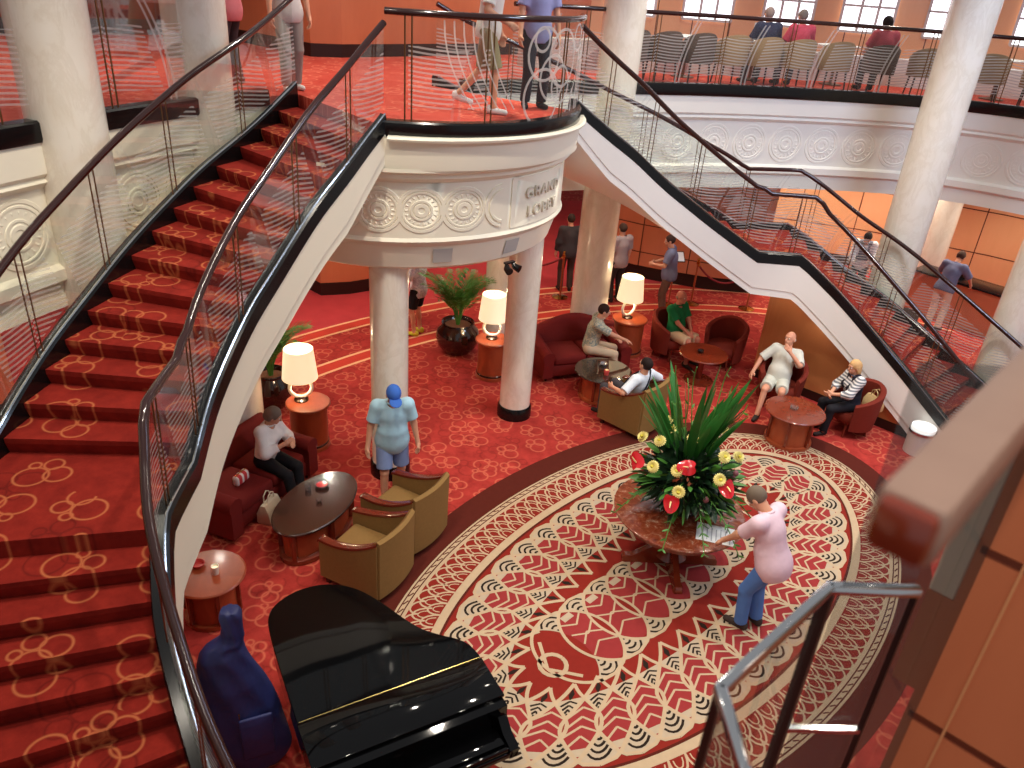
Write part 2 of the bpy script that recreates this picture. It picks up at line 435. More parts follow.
def ribbon_ring(b, F, u0, z0, r, w, d0, d1, n=28, a0=0.0, a1=2*pi, mi=0):
    """raised ring on a wall mapped by F(u, z, depth)"""
    secs = []
    for k in range(n+1):
        a = a0+(a1-a0)*k/n
        q = []
        for rr, dd in ((r-w, d0), (r-w*0.55, d1), (r+w*0.55, d1), (r+w, d0)):
            q.append(F(u0+rr*cos(a), z0+rr*sin(a), dd))
        secs.append(q)
    b.loft(secs, False, False, mi)
def medallion(b, F, u, z, R, fl=True):
    for r, w in ((R, 0.03), (R*0.84, 0.018), (R*0.44, 0.02), (R*0.24, 0.035)): ribbon_ring(b, F, u, z, r, w, -0.01, 0.010)
    for k in range(18):
        a = 2*pi*k/18; c, s = cos(a), sin(a)
        p = [F(u+c*r-s*o, z+s*r+c*o, d) for r, o, d in ((R*.5, -.012, -.005), (R*.8, -.03, -.005), (R*.8, .03, -.005), (R*.5, .012, -.005), (R*.66, 0, .008))]
        b.add(p, [[0, 1, 4], [1, 2, 4], [2, 3, 4], [3, 0, 4]])
for sg, nm in ((1, 'right'), (-1, 'left')):
    b = MB(); extrude(b, EP, FASC, 60, 0, sg)
    def F(u, z, d, sg=sg):
        q = EP.at(u); m = EP.nrm(u); return (sg*(q.x-m.x*(d-0.045)), q.y-m.y*(d-0.045), z)
    k = 0.55
    while k < EP.len-0.4:
        medallion(b, F, k, 3.79, 0.31); k += 0.72
    o = struct('wall_gallery_'+nm, b, M['cream' if sg < 0 else 'white'], 30)
    b = MB(); extrude(b, EP, CURB, 60, 0, sg); struct('trim_2' if sg > 0 else 'trim_3', b, M['black'], 30)

# ---- the drum under the landing with its frieze and lettering
b = MB()
FRO = [(0.0, 3.04), (1.70, 3.04), (1.76, 3.08), (1.84, 3.36), (1.88, 3.39), (1.905, 3.43), (1.88, 3.47), (1.88, 4.10), (1.95, 4.16), (1.95, 4.20), (2.02, 4.24), (2.02, 4.28), (2.08, 4.32), (2.10, 4.60)]
b.lathe(FRO[:8], (DC[0], DC[1], 0), 96, cap=False, sx=1.12); b.lathe(FRO[7:12], (DC[0], DC[1], 0), 60, A0-.3, A1+.3, cap=False, sx=1.12); b.lathe([(1.7, 4.262), (2.07, 4.262)]+FRO[12:], (DC[0], DC[1], 0), 60, A0+.012, A1+.0, cap=False, sx=1.04); b.lathe([(0, 4.1), (1.88, 4.1)], (DC[0], DC[1], 0), 60, cap=False, sx=1.12)
lip = [(2.0, 4.575), (2.16, 4.575), (2.17, 4.60), (2.15, 4.625), (2.0, 4.625)]
b.lathe(lip, (DC[0], DC[1], 0), 60, A0+0.04, A1+0.0, sx=1.04)
def FD(u, z, d):      # u = arc length from the drum's front, positive to the right
    a = -pi/2+u/1.88; r = 1.88+d
    return (DC[0]+1.12*r*cos(a), DC[1]+r*sin(a), z)
for u in (-2.0, -1.58, -1.13, -.67): medallion(b, FD, u, 3.79, 0.24)
for r in (.25, .19): ribbon_ring(b, FD, -.17, 3.79, r, 0.022, -0.01, 0.015, 20, pi/2+0.2, 3*pi/2-0.2)
# long plaque holding the lettering
pl = []
for k in range(41):
    a = 2*pi*k/40; u = 0.56+0.64*max(-1, min(1, 1.4*cos(a))); z = 3.79+0.30*max(-1, min(1, 1.5*sin(a))); pl.append((u, z))
secs = [[FD(u, z, d) for d in (-.01, .012)] for u, z in pl]; b.loft(secs, False, False)
b.add([FD(.56, 3.79, .012)]+[FD(u, z, .012) for u, z in pl[:-1]], [[0, 1+i, 1+(i+1) % 40] for i in range(40)])
drum = struct('wall_drum', b, M['cream'], 30)
def lettering(txt, u0, z0, size):
    cu = bpy.data.curves.new('lettering', 'FONT'); cu.body = txt; cu.size = size; cu.extrude = 0.012; cu.align_x = 'CENTER'; cu.space_character = 1.15
    to = bpy.data.objects.new('lettering', cu); COL.objects.link(to)
    dg = bpy.context.evaluated_depsgraph_get(); me = bpy.data.meshes.new_from_object(to.evaluated_get(dg))
    bpy.data.objects.remove(to)
    for v in me.vertices: v.co = Vector(FD(u0+v.co.x, z0+v.co.y, 0.018+v.co.z))
    me.materials.append(M['groove']); o = bpy.data.objects.new('lettering', me); COL.objects.link(o); o.parent = drum
lettering('GRAND', .50, 3.82, 0.19); lettering('LOBBY', .50, 3.59, 0.19)
for u in (-.88, 0.04):
    b = MB()
    q = [(1.79+(z-3.2)*.28, z) for z in (3.16, 3.34)]
    secs = []
    for k in range(5):
        a = -pi/2+(u+0.11*(k/2-1))/1.88
        secs.append([(DC[0]+1.12*(r+.006)*cos(a), DC[1]+(r+.006)*sin(a), z) for r, z in ((1.785, 3.14), (1.83, 3.32))])
    b.loft(secs, False, False); o = b.build('vent_grille', M['vent'], drum)
b = MB(); b.lathe([(1.98, 4.6), (2.11, 4.6), (2.125, 4.64), (2.125, 4.75), (2.11, 4.77), (1.98, 4.77)], (DC[0], DC[1], 0), 60, A0, A1)
struct('trim_4', b, M['black'], 30)

# ---- panelled walls
def panel_wall(name, pts, z0, z1, mat, rows, step, plinth=0.28, th=0.12, seamw=0.012, side=1, smat='seam', plm='darkbase'):
    p = Path(pts); b = MB(); n = max(2, int(p.len/0.5))
    def strip(d0, d1, za, zb, mi, u0=0.0, u1=None):
        u1 = p.len if u1 is None else u1; m = max(1, int((u1-u0)/0.5)); secs = []
        for k in range(m+1):
            u = u0+(u1-u0)*k/m; a = p.off(u, side*d0); c = p.off(u, side*d1)
            secs.append([(a.x, a.y, za), (c.x, c.y, za), (c.x, c.y, zb), (a.x, a.y, zb)])
        b.loft(secs, True, True, mi)
    strip(0, th, z0+plinth, z1, 0)
    if plinth: strip(0.06, th, z0, z0+plinth, 2)
    for z in rows: strip(-0.004, 0.004, z-seamw, z+seamw, 1)
    u = step
    while step and u < p.len-0.1:
        strip(-0.004, 0.004, z0+plinth, z1, 1, u-seamw, u+seamw); u += step
    return struct(name, b, [M[mat], M[smat], M[plm]], 20)
# lower level
panel_wall('wall_core', [(1.75, 12.5), (1.75, 9.75), (3.35, 9.45), (3.35, 12.5)], 0, 3.95, 'wood_wall', (1.6, 2.6), 0, side=-1)
panel_wall('wall_desk', [(7.95, 7.6), (8.2, 6.35), (8.9, 4.95), (9.75, 3.95), (10.1, 5.2)], 0, 3.95, 'wood_wall', (0.65, 1.3, 2.2), 1.15, 0.32, side=1)
panel_wall('wall_back', [(-15, 14.5), (-4, 15.5), (12, 15.5)], 0, 3.95, 'wood_wall', (1.3, 2.6), 2.0)
panel_wall('wall_right', [(10.8, 8.5), (12.4, 6.3), (13.8, 3.5), (14.4, 0.5), (14.3, -2.4)], 0, 3.95, 'wood_amber', (1.0, 2.0, 2.9), 1.4)
panel_wall('wall_left', [(-14.3, -3), (-13.8, 0.5), (-8.6, 4.9), (-6.2, 7.0), (-4.4, 8.6)], 0, 3.95, 'wood_wall', (1.0, 2.0), 1.4)
# upper level
panel_wall('wall_upper_core', [(1.55, 13.5), (1.55, 9.35), (9.0, 9.25)], ZU, 9.0, 'wood_wall', (5.55, 6.4), 0.0, 0.22, side=-1)
panel_wall('wall_upper_back', [(-14, 13.2), (1.5, 13.2)], ZU, 9.0, 'wood_table', (5.6, 6.6), 1.6)
WR = Path([(8.6, 9.2), (10.6, 8.0), (12.6, 5.9), (14.2, 3.2), (14.9, 0.0), (14.8, -2.2)])
panel_wall('wall_upper_right', [tuple(p) for p in WR.p], ZU, 9.0, 'wood_amber', (), 0.9, 0.3, plm='frame_white')
for i, u in enumerate((1.1, 3.0, 4.9, 6.7, 8.6, 10.4)):
    b = MB(); w = 0.58
    A = WR.off(u-w, -0.02); B = WR.off(u+w, -0.02); C = WR.off(u, -0.05); d = (B-A).normalized(); az = atan2(d.y, d.x)
    b.box((C.x, C.y, 6.8), (2*w, 0.03, 2.5), az, mi=0)
    nrm = WR.nrm(u)
    for k in (-1, -0.3, 0.35, 1): b.box((C.x+d.x*w*k-nrm.x*.03, C.y+d.y*w*k-nrm.y*.03, 6.8), (0.06, 0.06, 2.5), az, mi=1)
    for z in (5.55, 6.1, 6.7, 8.05): b.box((C.x-nrm.x*.03, C.y-nrm.y*.03, z), (2*w, 0.06, 0.05), az, mi=1)
    o = struct('window_%d' % (i+1), b, [M['window'], M['frame_white']], 0)

# ---- marble columns
def column(x, y, z0, z1, r, label, base=None):
    t = thing('column', label, 'column', (x, y, z0))
    b = MB()
    if base:
        b2 = MB(); b2.lathe([(r+.03, 0), (r+.03, base-.03), (r+.01, base), (0, base)], (0, 0, 0), 40); sub(t, b2, 'base', M['black'])
    b.lathe([(r, base or 0.0), (r, z1-z0)], (0, 0, 0), 48); sub(t, b, 'shaft', M['marble'])
    return t
column(-1.22, 3.83, 0, 3.045, .24, 'slim cream marble column rising behind the man in the blue cap', .2)
column(1.25, 3.83, 0, 3.045, .24, 'slim marble column on a black base ring, between two lamps', .2)
column(4.2, 4.8, 0, 9.0, .34, 'tall marble column behind the back sofa')
column(-4.2, 4.8, 0, 9.0, .34, 'thick marble column at the far upper left corner, beyond the left stair')
column(-2.45, 5.65, 0, 9.0, .34, 'thick marble column beside the head of the left staircase')
column(2.95, 5.98, 0, 3.89, .24, 'slim marble column behind the black urn, seen past a lit table lamp')
column(7.6, .75, 0, 9.0, .35, 'tall marble column behind the right staircase, before the upper cafe')
column(7.68, -1.33, 0, 9.0, .35, 'marble column at the right edge of the picture beyond the staircase foot')
column(13.0, 1.6, 0, 3.89, .33, 'cream column against the panelled wall behind the man in white trousers')

# ------------------------------------------------------------------ staircases
H1 = (ZU-2.48)/15; H2 = 2.48/17
IN_U = [(1.55, 3.45, 4.72), (1.83, 3.38, 4.53), (2.17, 3.27, 4.30), (2.58, 3.15, 4.05), (2.91, 3.04, 3.80), (3.24, 2.91, 3.55), (3.61, 2.75, 3.30), (3.94, 2.555, 3.05), (4.27, 2.32, 2.80), (4.57, 2.02, 2.55), (4.63, 1.96, 2.48)]
OUT_U = [(1.16, 5.74, 4.72), (1.52, 5.6, 4.53), (1.9, 5.36, 4.386), (2.26, 5.2, 4.24), (2.65, 5.05, 4.093), (3.02, 4.88, 3.946), (3.33, 4.71, 3.8), (3.66, 4.54, 3.653), (3.97, 4.36, 3.506), (4.3, 4.12, 3.36), (4.58, 3.93, 3.213), (4.87, 3.75, 3.066), (5.12, 3.58, 2.92), (5.38, 3.36, 2.773), (5.62, 3.15, 2.626), (5.8, 3.02, 2.48)]
IN_L = [(5.12, 1.42, 2.48), (5.235, 1.205, 2.3), (5.39, .9, 2.05), (5.475, .575, 1.8), (5.54, .255, 1.55), (5.6, -.1, 1.28), (5.61, -.5, 1.0), (5.61, -1.0, .63), (5.61, -1.5, .27), (5.61, -1.85, 0)]
OUT_L = [(6.68, 2.42, 2.48), (6.85, 1.98, 2.24), (7.03, 1.3, 1.84), (7.12, .75, 1.62), (7.15, .2, 1.36), (7.17, -.6, .95), (7.18, -1.5, .48), (7.18, -2.4, 0)]
def byz(tab, z):
    T = sorted([(q[2], q[0], q[1]) for q in tab]); return Vector(interp(T, z))
STA = []     # stations: inner xy, outer xy, tread-line z
for k in range(0, 31):
    z = 4.72+(2.48-4.72)*k/30; STA.append((byz(IN_U, z), byz(OUT_U, z), z))
for k in range(1, 4):
    f = k/4; STA.append((Vector((4.63, 1.96)).lerp(Vector((5.12, 1.42)), f), Vector((5.8, 3.02)).lerp(Vector((6.68, 2.42)), f), 2.48))
for k in range(0, 31):
    z = 2.48*(1-k/30); STA.append((byz(IN_L, z), byz(OUT_L, z), z))
def smooth(vals, it=2):
    for _ in range(it):
        vals = [vals[0]]+[(a+2*b+c)/4 for a, b, c in zip(vals, vals[1:], vals[2:])]+[vals[-1]]
    return vals
SI = smooth([s[0] for s in STA]); SO = smooth([s[1] for s in STA]); SZ = [s[2] for s in STA]
NI = [(a-b).normalized() for a, b in zip(SI, SO)]
SZb = SZ
def rail_z(i): return SZb[i]+0.1
def staircase(sg, label):
    st = thing('staircase', label, 'staircase')
    X = lambda p, z: (sg*p.x, p.y, z)
    # carpeted steps
    def step(a0, b0, a1, b1, z, h):
        b = MB(); d = ((a0+b0)/2-(a1+b1)/2); d.normalize(); nose = d*-0.035
        a0 = a0+(b0-a0).normalized()*.08; a1 = a1+(b1-a1).normalized()*.08; A0, B0 = a0, b0
        A1, B1 = a1-d*0.035, b1-d*0.035
        pts = [A0, B0, B1, A1]
        vs = [X(p, z) for p in pts]+[X(p, z-0.045) for p in (A1, B1)]+[X(p, z-h-0.02) for p in (a1, b1)]+[X(p, z-h-.02) for p in (a0, b0)]
        b.add(vs, [[0, 1, 2, 3], [3, 2, 5, 4], [4, 5, 7, 6], [6, 7, 9, 8], [8, 9, 1, 0], [0, 3, 4, 6, 8], [1, 9, 7, 5, 2]])
        sub(st, b, 'step', M['carpet_stair'], smooth=0)
    def pos(z, up): return (byz(IN_U if up else IN_L, z), byz(OUT_U if up else OUT_L, z))
    for k in range(1, 15):
        a0, c0 = pos(ZU-H1*(k-1), True); a1, c1 = pos(ZU-H1*k, True)
        if k == 1: a0, c0 = Vector((1.55, 3.46)), Vector((1.13, 5.74))
        step(a0, c0, a1, c1, ZU-H1*k, H1)
    b = MB()
    P = [byz(IN_U, 2.627)+Vector((.055, .06)), Vector((4.69, 2.02)), Vector((5.19, 1.46)), Vector((6.68, 2.42)), Vector((6.4, 2.7)), Vector((5.8, 3.02)), byz(OUT_U, 2.627)]
    b.prism([(sg*p.x, p.y) for p in P], 2.48-H2, 2.48); sub(st, b, 'landing', M['carpet_stair'], smooth=0)
    for k in range(1, 17):
        a0, c0 = pos(2.48-H2*(k-1), False); a1, c1 = pos(2.48-H2*k, False)
        step(a0, c0, a1, c1, 2.48-H2*k, H2)
    N = len(SI)
    # white stringer with a recessed lower strip and plaster soffit
    def depth(i): return interp([(0, .48), (6, .66), (30, .70), (34, .74), (40, .77), (64, .78)], i)[0]
    b = MB(); secs = []
    for i in range(N):
        zt = rail_z(i)-0.12; zb = max(0.02, rail_z(i)-depth(i)); p, n = SI[i], NI[i]; o = SO[i]; zt = max(zt, zb+0.02)
        g = min(zb+0.11, zt-0.005)
        secs.append([X(p+n*.036, zt-.02), X(p+n*.04, g+.008), X(p+n*.028, g), X(p+n*.032, zb), X(p-n*.2, zb), X(o+n*.1, max(.0, zb+.02)), X(o-n*.08, max(0.0, zb+.02)), X(o-n*.08, zt), X(o-n*.04, zt), X(o-n*.04, zb+.1), X(p-n*.09, zb+.1), X(p-n*.09, zt)])
    b.loft(secs); sub(st, b, 'stringer', M['cream' if sg < 0 else 'white'], smooth=30)
    # black lacquered curbs either side of the treads
    b = MB(); secs = []
    for i in range(N):
        z = rail_z(i); p, n = SI[i], NI[i]
        secs.append([X(p+n*.042, z-.165), X(p+n*.03, z-.02), X(p+n*.01, z), X(p-n*.095, z), X(p-n*.105, z-.02), X(p-n*.105, z-.3), X(p-n*.05, z-.3)])
    b.loft(secs); sub(st, b, 'curb', M['black'], smooth=30)
    b = MB(); secs = []
    for i in range(N):
        z = rail_z(i); p, n = SO[i], NI[i]
        secs.append([X(p+n*.01, z-.34), X(p+n*.0, z-.02), X(p-n*.02, z+.01), X(p-n*.1, z+.01), X(p-n*.11, z-.02), X(p-n*.11, z-.34)])
    b.loft(secs); sub(st, b, 'curb', M['black'], smooth=30)
    b = MB(); b.tube([X(SO[i]-NI[i]*.02, rail_z(i)+.012) for i in range(N)], .012, 6); sub(st, b, 'curb_trim', M['chrome'])
    b = MB(); b.tube([X(SI[i]+NI[i]*.0, rail_z(i)+.006) for i in range(N)], .010, 6); sub(st, b, 'curb_trim', M['chrome'])
    # cherry panelling closing the space under the lower flight
    b = MB()
    y = [2.0, 1.5, 1.0, .5, 0, -.5, -1.0, -1.5, -1.8]
    def und(t): return interp(sorted([(SI[i].y, max(.1, rail_z(i)-depth(i)+.06)) for i in range(28, N)]), t)[0]
    secs = [[(sg*5.68, t, .16), (sg*5.68, t, min(und(t), 1.98)), (sg*5.8, t, min(und(t), 1.98)), (sg*5.8, t, .16)] for t in y]
    b.loft(secs); b.box((sg*6.35, 2.0, 1.08), (1.35, .06, 1.84)); 
    b.cur = 1; b.box((sg*5.72, .1, .08), (.1, 3.84, .16)); b.box((sg*6.35, 2.0, .08), (1.3, .08, .16))
    sub(st, b, 'panelling', [M['wood_under'], M['darkbase']], smooth=0)
    return st
staircase(-1, 'red carpeted staircase with black curbs filling the left side')
staircase(1, 'curving staircase seen side-on with white stringer, descending to the right')

# ---- glass balustrades
def balustrade(label, base, rail, cuts, nrm, group=None, post='bronze', matg='glass', railr=.034, gap=.012, pr=.009):
    """base / rail: equal-length 3-D point lists; cuts: indices where two panels meet"""
    t = thing('balustrade', label, 'balustrade', (0, 0, 0), 0, group)
    b = MB(); b.tube(rail, railr, 12); sub(t, b, 'handrail', M['rail'])
    for a, c in zip(cuts, cuts[1:]):
        g = MB(); uv = []; u = 0.0; vs = []
        idx = list(range(a, c+1))
        for q, i in enumerate(idx):
            if q: u += (Vector(base[i])-Vector(base[idx[q-1]])).length
            for k in range(5):
                f = k/4; p = Vector(base[i]).lerp(Vector(rail[i])-Vector((0, 0, .02)), f); vs.append(p); uv.append((u, f))
        n = len(idx); fs = [[i*5+k, (i+1)*5+k, (i+1)*5+k+1, i*5+k+1] for i in range(n-1) for k in range(4)]
        g.add(vs, fs); g.uv = uv
        sub(t, g, 'glass_panel', M[matg if isinstance(matg, str) else matg[cuts.index(a)]], smooth=60)
    for i in cuts[1:-1] if len(cuts) > 2 else []:
        b = MB(); d = (Vector(rail[min(i+1, len(rail)-1)])-Vector(rail[max(i-1, 0)])); d.z = 0; d.normalize()
        for k in (-.035, .035):
            b.tube([Vector(base[i])+d*k-Vector((0, 0, .05)), Vector(rail[i])+d*k], pr, 6)
        sub(t, b, 'post', M[post])
    return t
N = len(SI)
for sg in (-1, 1):
    X = lambda p, z: (sg*p.x, p.y, z)
    last = N-4
    base = [X(SI[i]-NI[i]*.035, rail_z(i)) for i in range(0, last)]; rail = [X(SI[i]-NI[i]*.01, rail_z(i)+.87+(.05 if 29 <= i <= 35 else 0)) for i in range(0, last)]
    cuts = [0, 5, 12, 20, 28, 33, 40, 47, 54, last-1]
    balustrade('glass balustrade with dark handrail along the inner edge of the '+('left' if sg < 0 else 'right')+' staircase', base, rail, cuts, None, matg='glass_stair', pr=.007)
    base = [X(SO[i]-NI[i]*.04, rail_z(i)) for i in range(0, last)]; rail = [X(SO[i]-NI[i]*.04, rail_z(i)+.95) for i in range(0, last)]
    balustrade('glass balustrade along the outer, gallery side of the '+('left' if sg < 0 else 'right')+' staircase', base, rail, [0, 6, 12, 18, 24, 30, 36, 44, 52, last-1], None, matg='glass_stair', pr=.007)
# landing balustrade on the drum
n = 44; base = []; rail = []
for k in range(n+1):
    a = A0+(A1-A0)*k/n; c = (DC[0]+2.05*cos(a), DC[1]+2.05*sin(a)); base.append((c[0], c[1], 4.77)); rail.append((c[0], c[1], 5.80))
t = balustrade('curved etched glass balustrade on the round landing above the drum', base, rail, [0, 3, 14, 29, 44], None, matg=('glass_plain', 'glass_stair', 'glass_plain', 'glass_plain'))
b = MB()
def FG(u, z, d):
    a = -pi/2+u/2.06; return (DC[0]+(2.06+d)*cos(a), DC[1]+(2.06+d)*sin(a), z)
for u, z, r in ((0.12, 5.45, .27), (.50, 5.40, .30), (.30, 5.20, .24), (.48, 5.12, .2), (.06, 5.6, .12), (.92, 5.6, .14), (1.42, 5.5, .13), (1.42, 5.22, .09), (1.40, 4.92, .08), (.12, 5.0, .3)):
    ribbon_ring(b, FG, u, z, r, .016, 0.0, .004, 26)
for u0, u1, h in ((.98, 1.02, .62), (1.06, 1.10, .62), (1.14, 1.18, .62), (.80, .84, .25), (1.34, 1.38, .3), (1.46, 1.5, .3)):
    b.add([FG(u, z, .004) for u, z in ((u0, 4.8), (u1, 4.8), (u1, 4.8+h), (u0, 4.8+h))], [[0, 1, 2, 3]])
ribbon_ring(b, FG, 1.08, 5.44, .075, .022, 0, .004, 18)
for sgn in (-1, 1):
    pts = [(1.08+sgn*(.1+.16*(1-f)**2*2), 4.8+.65*f) for f in (0, .2, .4, .6, .8, 1)]
    secs = [[FG(u-.014, z, .004), FG(u+.014, z, .004)] for u, z in pts]; b.loft(secs, False, False)
for k in range(6):
    pts = [(-1.15+.1*k+.34*f*f, 5.75-.85*f) for f in (0, .15, .3, .45, .6, .8, 1)]
    secs = [[FG(u-.009, z, .004), FG(u+.009, z, .004)] for u, z in pts]; b.loft(secs, False, False)
sub(t, b, 'etching', M['etch'], smooth=60)
# gallery balustrades
for sg, lb in ((1, 'long glass balustrade with dark rail along the upper cafe gallery'), (-1, 'glass balustrade on the gallery edge between the thick columns, upper left')):
    base = []; rail = []; n = 72
    for k in range(n+1):
        u = 0.85+(EP.len-1.0)*k/n; q = EP.off(u, .0); base.append((sg*q.x, q.y, 4.77)); rail.append((sg*q.x, q.y, 5.82))
    balustrade(lb, base, rail, list(range(0, n+1, 8)), None)

# ------------------------------------------------------------------ beside the camera: panelled pier, handrail, glass shaft
b = MB(); b.box((-4.3, -4.5, 3.2), (.6, 2.68, 6.4), mi=0); b.box((-4.305, -3.125, 5.55), (.59, .07, 1.7), bev=.006, mi=1)
for z in (2.45, 3.4, 4.25, 4.9, 5.7): b.box((-4.601, -4.5, z), (.006, 2.66, .022), mi=2)
b.box((-4.601, -3.275, 3.2), (.008, .008, 6.4), mi=3); b.box((-4.305, -3.125, 4.52), (.59, .07, .36), mi=0)
struct('wall_pier', b, [M['wood_amber_pier'] if 'wood_amber_pier' in M else M['wood_wall'], M['cream'], M['seam'], M['seam_light']], 0)
t = thing('handrail', 'blurred taupe wooden handrail end close to the camera at the right edge', 'handrail', (-6.06, -3.227, 0))
b = MB(); b.box((.7, 0, 5.765), (1.4, .066, .07), bev=.012); sub(t, b, 'rail', M['rail_near'])
b = MB(); b.box((.012, 0, 5.765), (.024, .056, .058), bev=.01); b.v = [(x-.014, y, z) for x, y, z in b.v]; sub(t, b, 'end_cap', M['wood_table'])
b = MB(); b.box((1.42, 0, 5.75), (.03, .12, .12), bev=.01); sub(t, b, 'wall_bracket', M['bronze'])

def shaft():
    k = .675; C = lambda x, y: (-6.753+x*k, -3.347+y*k)
    A, B, Cc, D = C(1.627, .448), C(1.824, .646), C(2.575, .609), C(2.822, .368)
    zt, zb = 4.85, 4.31
    t = thing('glass_enclosure', 'chrome-edged glass enclosure with dark posts in front of the wood pier', 'glass enclosure')
    pts = [A, B, Cc, D]
    for p, q in zip(pts, pts[1:]):
        g = MB(); g.add([(p[0], p[1], .02), (q[0], q[1], .02), (q[0], q[1], zt), (p[0], p[1], zt)], [[0, 1, 2, 3]]); sub(t, g, 'glass_panel', M['glass_clear'], smooth=0)
        d = Vector((q[0]-p[0], q[1]-p[1])); az = atan2(d.y, d.x)
        m = MB(); m.box(((p[0]+q[0])/2, (p[1]+q[1])/2, zt), (d.length+.02, .03, .03), az, bev=.008); sub(t, m, 'top_rail', M['chrome'])
    f = lambda k, z: (Cc[0]+(D[0]-Cc[0])*k, Cc[1]+(D[1]-Cc[1])*k, z)
    g = MB(); w = (-4.61, -3.2); g.add([f(.16, 2.6), f(1, 2.6), (w[0], w[1], 2.6), (w[0], w[1], 5.5), f(1, 5.5), f(.16, 5.5)], [[0, 1, 4, 5], [1, 2, 3, 4]]); g.v = [(x+.012, y+.012, z) for x, y, z in g.v]; sub(t, g, 'smoked_panel', M['glass_shaft'], smooth=0)
    q, p = D, Cc; d = Vector((q[0]-p[0], q[1]-p[1])); az = atan2(d.y, d.x)
    m = MB(); m.box(((p[0]+q[0])/2, (p[1]+q[1])/2, zb), (d.length, .016, .016), az); sub(t, m, 'lower_rail', M['chrome'])
    for p, w in ((B, .018), (Cc, .03), (D, .016)):
        m = MB(); m.box((p[0], p[1], zt/2), (w, w, zt-.03)); sub(t, m, 'post', M['darkbase'])
shaft()
